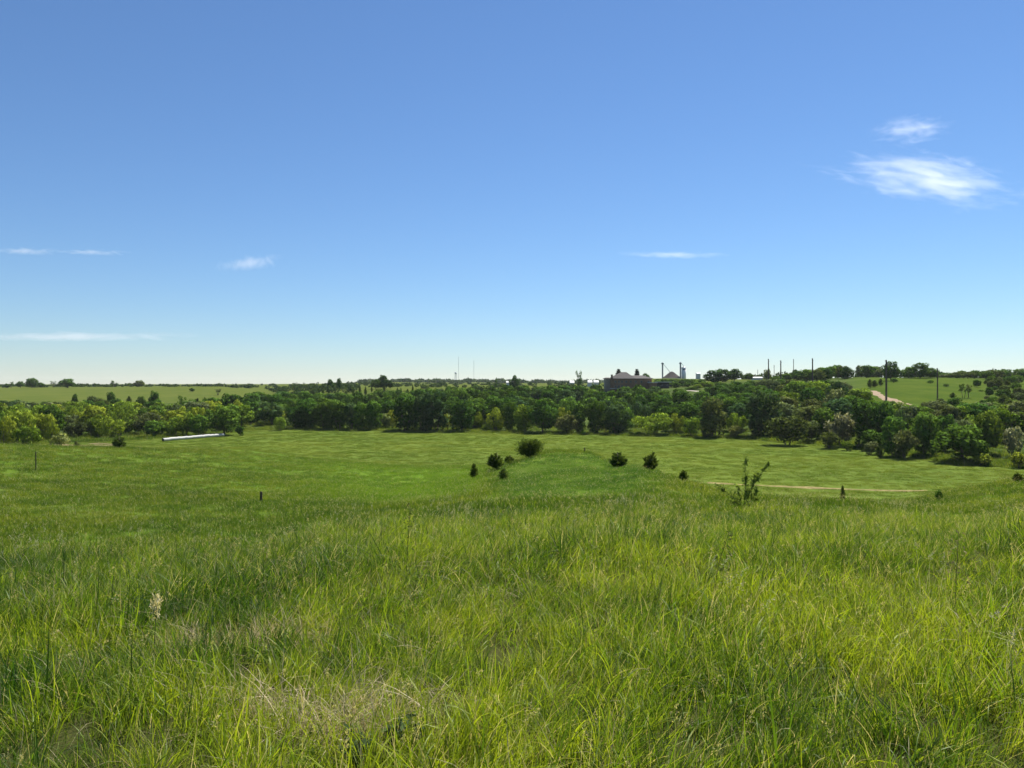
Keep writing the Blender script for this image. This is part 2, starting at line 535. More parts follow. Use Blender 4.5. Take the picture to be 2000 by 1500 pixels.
hill = mixc(t, mathn(t, 'MULTIPLY', sp.outputs[2], 0.8), hill, mixc(t, nA2, (0.064, 0.128, 0.014), (0.104, 0.168, 0.018)))
fld = mixc(t, nA2, (0.074, 0.118, 0.017), (0.108, 0.148, 0.023))
nA5 = ramp(t, noise(t, pos, 0.55, 8, 0.8), [(0.42, 0.0), (0.62, 1.0)])
fld = mixc(t, mathn(t, 'MULTIPLY', nA5, 0.40), fld, (0.19, 0.20, 0.06))
fld = mixc(t, mathn(t, 'MULTIPLY', nA3, 0.35), fld, (0.06, 0.10, 0.022))
fld = mixc(t, mathn(t, 'MULTIPLY', nA1, 0.4), fld, (0.075, 0.115, 0.018))
at3 = N(t, 'ShaderNodeAttribute', attribute_name='far')
farc = mixc(t, nA2, (0.058, 0.084, 0.016), (0.092, 0.108, 0.024))
farc = mixc(t, mathn(t, 'MULTIPLY', nA1, 0.35), farc, (0.065, 0.085, 0.022))
hill = mixc(t, at3.outputs['Fac'], hill, farc)
g = mixc(t, sp.outputs[0], hill, fld)
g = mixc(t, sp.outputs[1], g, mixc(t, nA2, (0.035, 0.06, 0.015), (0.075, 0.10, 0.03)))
g = mixc(t, at2.outputs['Fac'], g, mixc(t, nA1, (0.028, 0.035, 0.010), (0.06, 0.06, 0.022)))
pb = N(t, 'ShaderNodeBsdfPrincipled')
pb.inputs['Roughness'].default_value = 0.95
pb.inputs['Specular IOR Level'].default_value = 0.0
t.links.new(g, pb.inputs['Base Color'])
bump = N(t, 'ShaderNodeBump')
bump.inputs['Strength'].default_value = 0.35
bump.inputs['Distance'].default_value = 0.25
t.links.new(noise(t, pos, 2.6, 6, 0.75), bump.inputs['Height'])
t.links.new(bump.outputs[0], pb.inputs['Normal'])
t.links.new(pb.outputs[0], out.inputs[0])
M_GROUND = m
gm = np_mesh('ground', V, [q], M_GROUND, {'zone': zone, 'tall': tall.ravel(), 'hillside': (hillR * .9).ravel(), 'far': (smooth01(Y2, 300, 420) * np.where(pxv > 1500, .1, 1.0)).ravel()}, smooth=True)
tag(link(bpy.data.objects.new('ground', gm)), kind='structure')


# paths draped on the ground
def drape(name, pts, width, mat, lift=0.05, sub=24):
    pts = np.array([at(px, D)[:2] for px, D in pts])
    s = np.linspace(0, len(pts) - 1, (len(pts) - 1) * sub + 1)
    xs = np.interp(s, np.arange(len(pts)), pts[:, 0])
    ys = np.interp(s, np.arange(len(pts)), pts[:, 1])
    k = min(sub, 12)
    xs, ys = gsm(xs, k / 4, 0), gsm(ys, k / 4, 0)
    dx, dy = np.gradient(xs), np.gradient(ys)
    L = np.hypot(dx, dy) + 1e-9
    nx, ny = -dy / L, dx / L
    wv = width * (1 + 0.25 * np.sin(s * 3.1) + 0.15 * np.sin(s * 9.7 + 1))
    rows = []
    for o in np.linspace(-0.5, 0.5, 7):
        X, Y = xs + nx * o * wv, ys + ny * o * wv
        rows.append(np.stack([X, Y, ground(X, Y) + lift * (1 - (2 * o) ** 4) + 0.004], 1))
    P = np.stack(rows, 1)
    n_, mm = P.shape[:2]
    i_, j_ = np.meshgrid(np.arange(n_ - 1), np.arange(mm - 1), indexing='ij')
    f = np.stack([i_ * mm + j_, (i_ + 1) * mm + j_, (i_ + 1) * mm + j_ + 1, i_ * mm + j_ + 1], -1).reshape(-1, 4)
    return tag(link(bpy.data.objects.new(name, np_mesh(name, P.reshape(-1, 3), [f], mat, smooth=True))), kind='structure')


M_STRAW = solid('dry_track', (0.185, 0.155, 0.070), 0.95, 0.45, 0.8, spec=0.0)
M_DIRT = solid('pale_dirt', (0.26, 0.20, 0.14), 0.95, 0.2, 0.4, spec=0.0)
M_GRAVEL = solid('pale_gravel', (0.34, 0.31, 0.26), 0.95, 0.15, 0.6, spec=0.0)
drape('dirt_track', [(1380, 163), (1430, 160), (1520, 156), (1620, 153), (1720, 150), (1815, 147.5)], 2.0, M_STRAW, 0.06)
drape('dirt_road', [(1700, 372), (1710, 360), (1726, 344), (1745, 332), (1764, 322), (1775, 316)], 4.2, M_DIRT, 0.15)
drape('gravel_drive', [(1316, 500), (1330, 503), (1350, 503), (1372, 499)], 5.0, M_GRAVEL, 0.15)
M_TILLED = solid('bare_tilled_soil', (0.19, 0.15, 0.09), 0.95, 0.2, 0.3, spec=0.0)
drape('bare_field', [(118, 255), (150, 258), (190, 262), (226, 266)], 20.0, M_TILLED, 0.06)

# ------------------------------------------------------------------ trees
def rnd_unit(rng, n):
    v = rng.normal(size=(n, 3))
    return v / np.linalg.norm(v, axis=1, keepdims=True)


def leaf_quads(P, Nn, size, rng, jit=0.8, asp=0.65, up=None):
    n = len(P)
    nn = Nn + rng.normal(size=(n, 3)) * jit
    nn /= np.linalg.norm(nn, axis=1, keepdims=True) + 1e-9
    nn *= np.where((nn * Nn).sum(1, keepdims=True) < 0, -1, 1)
    a = rng.normal(size=(n, 3))
    if up is not None:
        a = a * 0.35 + np.asarray(up)
    a -= nn * (a * nn).sum(1, keepdims=True)
    a /= np.linalg.norm(a, axis=1, keepdims=True) + 1e-9
    b = np.cross(nn, a)
    s = size * rng.uniform(0.6, 1.35, (n, 1))
    a, b = a * s, b * s * asp
    # five-cornered leaf clump, slightly folded
    k1, k2 = rng.uniform(0.5, 1.0, (n, 1)), rng.uniform(0.5, 1.0, (n, 1))
    v = np.stack([P - a, P - b * k2, P + a, P + b * k1], 1).reshape(-1, 3)
    f = np.arange(n * 4).reshape(n, 4)
    r = np.repeat(rng.uniform(0, 1, n), 4)
    return v, f, r


def lobed_crown(name, rng, lobes, n, size, mat, jit=0.5, asp=0.65, up=None, rin=0.72):
    C = np.array([l[0] for l in lobes])
    R = np.array([l[1] for l in lobes])        # (L,3)
    ar = (R[:, 0] * R[:, 2]) ** 0.9
    cnt = np.maximum(8, (n * ar / ar.sum())).astype(int)
    P, Q = [], []
    for c, r, k in zip(C, R, cnt):
        u = rnd_unit(rng, k)
        p = c + u * r * rng.uniform(rin, 1.12, (k, 1)) ** 1.0
        P.append(p)
        Q.append(u / r)
    P, Q = np.concatenate(P), np.concatenate(Q)
    Q /= np.linalg.norm(Q, axis=1, keepdims=True)
    keep = np.ones(len(P), bool)
    for c, r in zip(C, R):
        keep &= (((P - c) / r) ** 2).sum(1) > 0.38
    keep |= rng.uniform(0, 1, len(P)) < 0.1
    P, Q = P[keep], Q[keep]
    v, f, r = leaf_quads(P, Q, size, rng, jit, asp, up)
    # leaves of one lobe share its rounded shading, each a little off
    qn = Q + rng.normal(size=Q.shape) * .28
    qn /= np.linalg.norm(qn, axis=1, keepdims=True)
    return np_mesh(name, v, [f], mat, {'rnd': r}, normals=np.repeat(qn, 4, 0))


def trunk_mesh(rng, base_r, h, tips, stems=1, spread=0.3):
    b = MB()
    for s in range(stems):
        a0 = rng.uniform(0, 6.28)
        bx, by = (math.cos(a0) * spread * (stems > 1), math.sin(a0) * spread * (stems > 1))
        lx, ly = bx * 3 + rng.uniform(-.3, .3), by * 3 + rng.uniform(-.3, .3)
        pts = [(bx, by, -0.6), (bx * 1.1, by * 1.1, 0.3), (bx + lx * .3, by + ly * .3, h * .35), (bx + lx * .8, by + ly * .8, h * .7), (bx + lx, by + ly, h)]
        r = base_r * (0.75 if stems > 1 else 1)
        b.tube(pts, [r * 1.35, r, r * .8, r * .55, r * .3], 7)
        mine = tips[s::stems]
        for tp in mine:
            k = rng.uniform(.3, .75)
            st = Vector(pts[2]).lerp(Vector(pts[3]), k)
            e = Vector(tp)
            mid = st.lerp(e, .5) + Vector((0, 0, -0.25))
            b.tube([st, mid, e], [r * .42, r * .28, r * .1], 5)
    return b.mesh('trunk', M_BARK, True)


def make_kind(kind, seed):
    """crown and trunk meshes of one kind; returns (crown, trunk, height, width)"""
    rng = np.random.RandomState(seed)
    L = []
    if kind == 'oak':
        for i in range(30):
            u = rnd_unit(rng, 1)[0]
            u[2] = u[2] * 1.1 + .12
            r = rng.uniform(1.1, 2.1)
            L.append((np.array([0, 0, 4.9]) + u * np.array([3.6, 3.6, 3.5]) * rng.uniform(.7, 1.05), np.array([r, r, r * .9])))
        cr = lobed_crown('crown', rng, L, 3100, 0.48, M_LEAF)
        tips = [tuple(l[0]) for l in L[:9]]
        return cr, trunk_mesh(rng, .28, 5.0, tips), 10.0, 10.0
    if kind == 'cottonwood':
        for i in range(34):
            zz = 1.3 + 11.2 * ((i + rng.uniform(0, 1)) / 34)
            e = math.sqrt(max(0.05, 1 - ((zz - 6.6) / 7.0) ** 2))
            a = rng.uniform(0, 6.28)
            q_ = 3.3 * e * rng.uniform(.4, 1.0)
            r = rng.uniform(.9, 1.7)
            L.append((np.array([math.cos(a) * q_, math.sin(a) * q_, zz]), np.array([r, r, r * 1.25])))
        cr = lobed_crown('crown', rng, L, 3000, 0.46, M_LEAF, up=(0, 0, 0.6))
        tips = [tuple(l[0]) for l in L[:12]]
        return cr, trunk_mesh(rng, .22, 9.0, tips, 3, .45), 14.0, 8.4
    if kind == 'willow':
        for i in range(26):
            u = rnd_unit(rng, 1)[0]
            u[2] = u[2] * .9 + .12
            r = rng.uniform(.85, 1.5)
            L.append((np.array([0, 0, 4.3]) + u * np.array([3.3, 3.3, 3.3]) * rng.uniform(.7, 1.05), np.array([r, r, r * 1.1])))
        cr = lobed_crown('crown', rng, L, 2700, 0.39, M_LEAF, up=(0, 0, 1.2), asp=.45)
        tips = [tuple(l[0]) for l in L[:8]]
        return cr, trunk_mesh(rng, .22, 4.2, tips, 2, .4), 9.0, 9.2
    if kind == 'olive':
        for i in range(30):
            u = rnd_unit(rng, 1)[0]
            r = rng.uniform(.6, 1.25)
            L.append((np.array([0, 0, 3.8]) + u * np.array([2.9, 2.9, 2.9]) * rng.uniform(.5, 1.05), np.array([r * 1.1, r * 1.1, r])))
        cr = lobed_crown('crown', rng, L, 2700, 0.34, M_LEAF, jit=1.1, rin=.5)
        tips = [tuple(l[0]) for l in L[:10]]
        return cr, trunk_mesh(rng, .16, 4.2, tips, 3, .4), 7.6, 7.4
    if kind == 'shrub':
        for i in range(11):
            u = rnd_unit(rng, 1)[0]
            u[2] = abs(u[2])
            r = rng.uniform(.45, .75)
            L.append((np.array([0, 0, .8]) + u * np.array([1.0, 1.0, 1.0]) * rng.uniform(.5, 1.0), np.array([r, r, r * .9])))
        cr = lobed_crown('crown', rng, L, 1100, 0.17, M_LEAF, jit=1.0, rin=.5)
        tips = [tuple(l[0]) for l in L[:8]]
        return cr, trunk_mesh(rng, .06, 1.2, tips, 3, .12), 2.4, 3.2
    if kind == 'open':      # thin high crown, long bare stems showing
        for i in range(13):
            zz = rng.uniform(4.5, 10.0)
            a = rng.uniform(0, 6.28)
            q_ = rng.uniform(.5, 2.1)
            r = rng.uniform(.5, .95)
            L.append((np.array([math.cos(a) * q_, math.sin(a) * q_, zz]), np.array([r, r, r * 1.2])))
        cr = lobed_crown('crown', rng, L, 1000, 0.27, M_LEAF, jit=1.1, rin=.3)
        tips = [tuple(l[0]) for l in L]
        return cr, trunk_mesh(rng, .17, 8.0, tips, 3, .4), 11.0, 5.6
    if kind in ('cedar', 'spruce', 'roundcedar', 'bushcedar'):
        n = {'cedar': 2600, 'spruce': 4200, 'roundcedar': 5200, 'bushcedar': 3600}[kind]
        P, Q = [], []
        if kind in ('cedar', 'bushcedar'):
            H, Wd = (2.0, 1.5) if kind == 'cedar' else (1.9, 2.0)
        elif kind == 'spruce':
            H, Wd = 6.0, 2.6
        else:
            H, Wd = 2.2, 2.6
        nb = {'cedar': 95, 'spruce': 170, 'roundcedar': 170, 'bushcedar': 196}[kind]
        LD = [(0, 0, 1.0)]
        if kind == 'bushcedar':
            LD = [(rng.uniform(-.42, .42), rng.uniform(-.42, .42), rng.uniform(.5, 1.08)) for _ in range(7)]
        for i in range(nb):
            ox, oy, hs_ = LD[i % len(LD)]
            zt = (i + rng.uniform(0, 1)) / nb
            if kind == 'roundcedar':
                prof = math.sqrt(max(0, 1 - max(0, (zt - .22) / .80) ** 2)) * (0.82 + .18 * min(1, zt / .22))
            else:
                prof = (1 - zt) ** (.75 if kind == 'cedar' else 1.0) * (0.75 + .25 * min(1, zt / .1))
            if kind == 'bushcedar':
                prof *= .52
            Lb = Wd / 2 * prof * rng.uniform(.65, 1.15) + .05
            a = rng.uniform(0, 6.28)
            rise = {'cedar': .75, 'spruce': -.05, 'roundcedar': .55, 'bushcedar': .9}[kind]
            z0 = zt * H * (.96 if kind == 'spruce' else .88) * hs_ + .06
            k = max(4, int(n / nb * (.3 + Lb / (Wd / 2) * .9)))
            s = rng.uniform(0.15, 1, k)
            p = np.stack([ox * (.25 + .75 * zt) + np.cos(a) * s * Lb, oy * (.25 + .75 * zt) + np.sin(a) * s * Lb, z0 + s * Lb * rise * rng.uniform(.6, 1.2)], 1)
            p += rng.normal(size=(k, 3)) * Lb * .10
            P.append(p)
            d = np.array([math.cos(a), math.sin(a), rise + .35])
            Q.append(np.repeat(d[None], k, 0))
        P, Q = np.concatenate(P), np.concatenate(Q)
        P[:, 2] = np.maximum(P[:, 2], 0.03)
        # spiky shoots: long thin triangles pointing out and up
        d = Q + rng.normal(size=Q.shape) * .45
        d /= np.linalg.norm(d, axis=1, keepdims=True)
        b = np.cross(d, rng.normal(size=Q.shape))
        b /= np.linalg.norm(b, axis=1, keepdims=True)
        ln = {'cedar': .15, 'spruce': .30, 'roundcedar': .17, 'bushcedar': .20}[kind] * rng.uniform(.6, 1.4, (len(P), 1))
        wd = ln * .26
        v = np.stack([P - b * wd, P + b * wd, P + d * ln], 1).reshape(-1, 3)
        f = np.arange(len(v)).reshape(-1, 3)
        cr = np_mesh('crown', v, [f], M_NEEDLE, {'rnd': np.repeat(rng.uniform(0, 1, len(P)), 3)})
        tb = MB()
        tb.tube([(0, 0, -.2), (0, 0, H * .4), (0.01, 0, H * .95)], [H * .022, H * .017, H * .004], 7)
        return cr, tb.mesh('trunk', M_BARK, True), H, (1.5 if kind == 'bushcedar' else Wd)


KINDS = {}
for k_, ns in (('oak', 4), ('cottonwood', 4), ('willow', 3), ('olive', 3), ('shrub', 3), ('open', 2), ('cedar', 3), ('spruce', 1), ('roundcedar', 1), ('bushcedar', 3)):
    KINDS[k_] = [make_kind(k_, 100 + 17 * i + len(k_)) for i in range(ns)]
NAMES = {'oak': 'oak_tree', 'cottonwood': 'cottonwood_tree', 'willow': 'willow_tree', 'olive': 'olive_tree', 'shrub': 'shrub', 'open': 'open_tree', 'cedar': 'cedar_bush', 'spruce': 'spruce_tree', 'roundcedar': 'cedar_bush', 'bushcedar': 'cedar_bush'}
CATS = {'shrub': 'shrub', 'cedar': 'bush', 'roundcedar': 'bush', 'bushcedar': 'bush'}
TINT = {
    'dark': (0.049, 0.106, 0.018), 'mid': (0.078, 0.148, 0.023), 'fresh': (0.128, 0.202, 0.025), 'yellow': (0.190, 0.246, 0.028),
    'pale': (0.160, 0.198, 0.068), 'silver': (0.210, 0.238, 0.155), 'brown': (0.084, 0.110, 0.034), 'grey': (0.104, 0.136, 0.058),
    'cedar': (0.066, 0.100, 0.028), 'spruce': (0.022, 0.036, 0.022), 'blue': (0.052, 0.098, 0.036),
}
TR = random.Random(11)
PROTO = {}
N_TREES = 0
STAND = []


G_L = 'trees along the left edge of the field'
G_C = 'trees along the far edge of the field'
G_R = 'trees at the right edge of the field'


def plant(kind, px, D, top, wpx, tint, label, group=None, base_dz=0.0):
    """one tree: an Empty at its foot, a trunk and a crown. top is where its tip stands against the view, in height."""
    global N_TREES
    x, y, z = at(px, D)
    h = zpix(top, D) - z
    if h < 0.25:
        print('TOO LOW', kind, px, D)
        return None
    wd = wpx / F * D * (1.13 if group in (G_C, G_R) and kind not in ('shrub', 'cedar') else 1.0)
    vi = TR.randrange(len(KINDS[kind]))
    cr, tk, H0, W0 = KINDS[kind][vi]
    s = TR.uniform(.9, 1.1)
    key = (kind, vi)
    if key not in PROTO:
        root = empty(NAMES[kind], (x, y, z))
        c = link(bpy.data.objects.new('crown', cr), root)
        link(bpy.data.objects.new('trunk', tk), root)
        PROTO[key] = root
    else:
        src = PROTO[key]
        root = src.copy()
        link(root)
        for k in ('label', 'category', 'group'):
            if k in root:
                del root[k]
        root.name = NAMES[kind]
        for ch in src.children:
            cc = ch.copy()
            link(cc)
            cc.parent = root
            if ch.name.startswith('crown'):
                c = cc
    root.location = (x, y, z + base_dz)
    root.rotation_euler = (0, 0, TR.uniform(0, 6.28))
    root.scale = (wd / W0, wd / W0 * TR.uniform(.9, 1.1), h / H0)
    b = TR.uniform(.78, 1.25)
    tc = TINT[tint]
    c.color = (tc[0] * b * TR.uniform(.93, 1.07), tc[1] * b, tc[2] * b * TR.uniform(.9, 1.1), 1)
    tag(root, label, CATS.get(kind, 'tree'), group)
    N_TREES += 1
    STAND.append((D, px, wpx, top, root))
    return root


# trees that can be told apart: kind, px, depth, top, width, tint, label
SPEC = [
 # --- left thicket
 ('willow', 8, 246, 816, 52, 'yellow', 'yellow-green willow cut by the left picture edge, behind the near slope', G_L),
 ('willow', 38, 268, 797, 74, 'yellow', 'broad yellow-green willow, tallest dome of the left thicket', G_L),
 ('willow', 84, 278, 803, 58, 'yellow', 'yellow-green willow sloping down at the right end of the leftmost thicket', G_L),
 ('willow', 52, 243, 829, 58, 'fresh', 'dense low willow with a dark side at the front of the left thicket', G_L),
 ('willow', 100, 262, 823, 34, 'yellow', 'small yellow-green willow at the foot of the left thicket', G_L),
 ('shrub', 118, 252, 842, 42, 'pale', 'loose pale shrub at the left end of the bare brown strip', G_L),
 ('olive', 138, 302, 822, 30, 'grey', 'greyish slim tree at the left behind the bare brown strip', G_L),
 ('olive', 158, 300, 819, 38, 'brown', 'grey-brown rounded tree behind the bare brown strip', G_L),
 ('willow', 180, 303, 817, 30, 'fresh', 'narrow fresh green tree left of the round yellow-topped willow', G_L),
 ('willow', 214, 297, 813, 54, 'yellow', 'round yellow-topped willow with a dark foot behind the bare strip', G_L),
 ('oak', 246, 322, 816, 30, 'mid', 'mid green tree just right of the round yellow-topped willow', G_L),
 ('oak', 271, 324, 820, 28, 'mid', 'small tree on a bare trunk standing alone on green grass, left of the white tube', G_L),
 ('oak', 301, 300, 822, 40, 'mid', 'leafy tree with forked trunks at the left end of the white tube', G_L),
 ('willow', 334, 304, 811, 46, 'fresh', 'pale green tree behind the left end of the white tube', G_L),
 ('willow', 362, 306, 801, 44, 'fresh', 'tall pale green tree behind the middle of the white tube', G_L),
 ('oak', 388, 305, 812, 38, 'mid', 'darker tree between two pale ones behind the white tube', G_L),
 ('oak', 438, 312, 795, 76, 'mid', 'large rounded green tree at the right end of the white tube', G_L),
 ('olive', 468, 309, 828, 20, 'dark', 'small dark tree hugging the large rounded tree by the white tube', G_L),
 ('willow', 352, 345, 789, 44, 'yellow', 'yellow-green crown showing above the pale trees by the white tube', G_L),
 ('willow', 384, 342, 791, 40, 'yellow', 'yellowish crown left of the large rounded tree', G_L),
 ('willow', 168, 350, 803, 34, 'fresh', 'fresh green crown in the second row behind the bare strip', G_L),
 ('willow', 300, 362, 797, 40, 'yellow', 'yellowish crown in the second row left of the white tube', G_L),
 ('oak', 146, 440, 770, 15, 'dark', 'slim dark tree rising above the dark wood edge below the left grassy hill', G_L),
 ('oak', 217, 460, 766, 20, 'dark', 'taller round dark tree at the top of the wood below the left grassy hill', G_L),
 ('brownoak', 182, 455, 774, 28, 'brown', 'brownish tree in the wood edge below the left grassy hill', G_L),
 ('cedar', 252, 500, 773, 12, 'cedar', 'dark pointed cedar at the foot of the left grassy hill', None),
 ('oak', 275, 470, 775, 24, 'mid', 'bushy tree at the foot of the left grassy hill beside the pointed cedar', G_L),
 ('oak', 302, 430, 765, 26, 'dark', 'dark irregular tree standing up against the left grassy hill', G_L),
 ('oak', 375, 690, 758, 11, 'dark', 'small round dark tree alone on the left grassy hill', None),
 ('open', 426, 640, 757, 20, 'brown', 'thin tree with bare stems alone on the left grassy hill', None),
 ('open', 355, 420, 768, 24, 'mid', 'thin-crowned tall tree above the pale trees by the white tube', G_L),
 ('cedar', 385, 450, 777, 16, 'cedar', 'dark conical cedar at the base of the left grassy hill', None),
 ('cedar', 400, 470, 775, 12, 'cedar', 'smaller dark cedar right of another at the hill base', None),
 # --- gap with the lone tree
 ('willow', 530, 385, 790, 62, 'yellow', 'bright yellow-green willow dome behind the lone round tree in the field', G_C),
 ('willow', 482, 392, 799, 40, 'pale', 'pale willow left of the bright yellow-green dome', G_C),
 ('willow', 546, 344, 812, 30, 'fresh', 'lone small round tree standing out in the field', None),
 ('oak', 496, 432, 772, 24, 'dark', 'dark crown behind the pale willow', G_C),
 ('oak', 540, 450, 770, 42, 'mid', 'round dark green crown above the bright willow dome', G_C),
 ('oak', 450, 425, 770, 46, 'dark', 'broad dark crown above the large rounded tree by the tube', G_C),
 # --- far field edge
 ('cottonwood', 580, 356, 792, 46, 'dark', 'first dark tree right of the lone round tree', G_C),
 ('oak', 606, 357, 786, 50, 'dark', 'dark tree with a deep shaded foot near the lone round tree', G_C),
 ('cottonwood', 634, 353, 782, 46, 'mid', 'upright tree in the dark stand right of the lone tree', G_C),
 ('cottonwood', 662, 350, 784, 42, 'mid', 'grey-green tree at the left of the trunks showing at the field edge', G_C),
 ('cottonwood', 688, 349, 786, 36, 'blue', 'bluish green upright tree left of the slim-trunked pair', G_C),
 ('cottonwood', 712, 347, 785, 42, 'mid', 'left tree of the slim-trunked pair at the field edge', G_C),
 ('cottonwood', 731, 346, 781, 36, 'mid', 'right tree of the slim-trunked pair at the field edge', G_C),
 ('olive', 752, 350, 803, 26, 'pale', 'low pale tree with dark stems between taller dark trees', G_C),
 ('willow', 768, 353, 797, 24, 'yellow', 'narrow yellowish tree left of the big dark tree', G_C),
 ('cottonwood', 792, 341, 772, 58, 'dark', 'big dark tree left of the tall open cottonwoods', G_C),
 ('cottonwood', 826, 338, 768, 44, 'blue', 'left one of the tall open cottonwoods with bare stems', G_C),
 ('cottonwood', 851, 336, 763, 54, 'blue', 'tallest of the open cottonwoods with grey stems at the field edge', G_C),
 ('willow', 873, 344, 805, 28, 'yellow', 'small yellow tree at the foot of the tallest open cottonwood', G_C),
 ('oak', 902, 336, 783, 52, 'dark', 'round dark tree on a short trunk casting shade on the field edge', G_C),
 ('willow', 934, 346, 800, 24, 'yellow', 'narrow yellow-green tree right of the round dark tree', G_C),
 ('willow', 968, 340, 797, 46, 'yellow', 'sunlit yellow-green tree in the middle of the field edge', G_C),
 ('shrub', 952, 335, 826, 34, 'fresh', 'low bush in front of the sunlit yellow-green tree', G_C),
 ('cottonwood', 994, 336, 785, 34, 'mid', 'upright green tree right of the sunlit yellow one', G_C),
 ('cottonwood', 1024, 331, 789, 42, 'fresh', 'light green tree behind the round cedar on the knoll', G_C),
 ('oak', 1060, 327, 783, 58, 'dark', 'wide dark tree above and right of the round cedar on the knoll', G_C),
 ('willow', 1100, 328, 790, 28, 'yellow', 'narrow yellow-green tree top right of the wide dark tree', G_C),
 ('olive', 1106, 321, 808, 42, 'pale', 'pale front tree below the narrow yellow-green top', G_C),
 ('cottonwood', 1130, 325, 786, 42, 'mid', 'upright tree right of the pale front tree', G_C),
 ('cottonwood', 1163, 324, 784, 44, 'mid', 'middle upright tree in front of the wood below the brown house', G_C),
 ('cottonwood', 1204, 319, 788, 48, 'blue', 'grey-green upright tree left of the broad bright dome', G_C),
 ('willow', 1182, 325, 808, 26, 'pale', 'small yellowish tree tucked between two upright grey-green trees', G_C),
 ('willow', 1275, 314, 802, 80, 'fresh', 'broad bright green dome at the field edge below the brown house', G_C),
 ('willow', 1322, 313, 803, 34, 'yellow', 'yellow-green tree right of the broad bright dome', G_C),
 ('shrub', 1141, 314, 840, 12, 'dark', 'left small bush at the field edge between two trees', 'small bushes at the field edge'),
 ('shrub', 1232, 312, 842, 14, 'dark', 'dark bush left of a pair at the foot of the broad bright dome', 'small bushes at the field edge'),
 ('shrub', 1248, 311, 841, 17, 'dark', 'rounder dark bush of the pair at the foot of the broad bright dome', 'small bushes at the field edge'),
 # --- right half
 ('willow', 1352, 304, 812, 40, 'fresh', 'sunlit tree left of the tall brown-green tree', G_R),
 ('cottonwood', 1393, 300, 778, 54, 'brown', 'tall brown-green tree with a shaded base', G_R),
 ('willow', 1440, 300, 802, 48, 'fresh', 'light green tree right of the tall brown-green tree', G_R),
 ('olive', 1438, 293, 827, 34, 'pale', 'pale bush-like tree at the foot of the light green tree', G_R),
 ('cottonwood', 1488, 296, 768, 68, 'blue', 'tall wide silver-topped tree in the right half of the field edge', G_R),
 ('olive', 1538, 262, 806, 74, 'brown', 'grey-brown spreading tree leaning out over the field', G_R),
 ('olive', 1582, 268, 814, 42, 'grey', 'greyish tree right of the spreading grey-brown tree', G_R),
 ('cottonwood', 1610, 272, 795, 48, 'mid', 'green tree behind the greyish one', G_R),
 ('olive', 1642, 256, 800, 52, 'silver', 'silvery leaved tree left of the big dark stand', G_R),
 ('olive', 1622, 247, 838, 40, 'brown', 'low brownish tree at the front of the big dark stand', G_R),
 ('cottonwood', 1690, 250, 782, 60, 'dark', 'big dark tree of the stand below the dirt road', G_R),
 ('oak', 1728, 246, 786, 50, 'dark', 'dark rounded tree right under the dirt road', G_R),
 ('cottonwood', 1745, 222, 812, 50, 'mid', 'green tree with slim trunks at the right field edge', G_R),
 ('olive', 1768, 214, 830, 48, 'grey', 'dark-based tree with silvery leaf tips at the right field edge', G_R),
 ('oak', 1805, 219, 808, 60, 'mid', 'wide green tree left of the large olive dome', G_R),
 ('oak', 1845, 226, 812, 54, 'dark', 'dark tree behind the large olive dome', G_R),
 ('oak', 1880, 204, 832, 98, 'mid', 'large spreading olive-green dome nearest the field on the right', G_R),
 ('oak', 1928, 216, 806, 54, 'fresh', 'fresh green tree right of the large olive dome', G_R),
 ('olive', 1982, 208, 826, 34, 'silver', 'pale silvery flowering tree near the right picture edge', G_R),
 ('olive', 1700, 226, 858, 26, 'grey', 'small grey shrub-tree on the grass bay at the right', G_R),
 ('cedar', 1717, 216, 870, 18, 'cedar', 'small upright cedar right of the grey shrub-tree', None),
 ('shrub', 1916, 196, 880, 44, 'yellow', 'yellow-green shrub in front of the large olive dome', G_R),
 ('shrub', 1988, 190, 876, 44, 'yellow', 'yellow-green shrub at the right edge of the field', G_R),
 ('shrub', 1552, 244, 878, 26, 'pale', 'low pale shrub beside a stake, under the spreading grey-brown tree', None),
 ('olive', 1655, 240, 860, 22, 'fresh', 'fresh green little tree at the corner of the grass bay', G_R),
 # --- right hill
 ('oak', 1826, 290, 784, 58, 'grey', 'grey-green rounded clump below the power pole on the grassy hill', None),
 ('cedar', 1861, 338, 766, 14, 'cedar', 'small dark cedar low on the right grassy hill', None),
 ('shrub', 1848, 392, 748, 15, 'cedar', 'dark bush midway up the right grassy hill', None),
 ('shrub', 1817, 415, 741, 16, 'dark', 'dark bush near the top of the right grassy hill', None),
 ('open', 1882, 342, 744, 22, 'mid', 'thin tree with forked bare stems on the right grassy hill', None),
 ('open', 1893, 345, 748, 16, 'brown', 'second thin tree beside the fork-stemmed one', None),
 ('oak', 1908, 400, 742, 16, 'dark', 'round dark tree on a short trunk on the right grassy hill', None),
 ('cedar', 1960, 322, 770, 26, 'cedar', 'broad dark cedar below the hill at the right', None),
 ('cedar', 1972, 315, 781, 30, 'cedar', 'low dark cedar in front of the broad one', None),
 ('shrub', 1916, 376, 761, 15, 'mid', 'small bush beside the round dark hill tree', None),
 ('cedar', 1951, 398, 741, 20, 'cedar', 'dark pointed cedar right of the round dark hill tree', None),
 ('oak', 1740, 440, 707, 34, 'dark', 'dark oak behind the tallest power pole on the hilltop', None),
 ('oak', 1797, 478, 709, 38, 'mid', 'domed oak, highest on the grassy hilltop', None),
 ('oak', 1775, 480, 717, 32, 'mid', 'oak left of the domed one on the hilltop', None),
 ('oak', 1818, 482, 719, 34, 'mid', 'oak right of the domed one on the hilltop', None),
 ('shrub', 1745, 420, 736, 18, 'dark', 'dark bush under the hilltop oak by the pole', None),
 ('cedar', 1708, 392, 742, 14, 'cedar', 'dark cedar by the top of the dirt road', None),
 ('cedar', 1720, 398, 739, 11, 'cedar', 'small dark cedar right of the one by the dirt road', None),
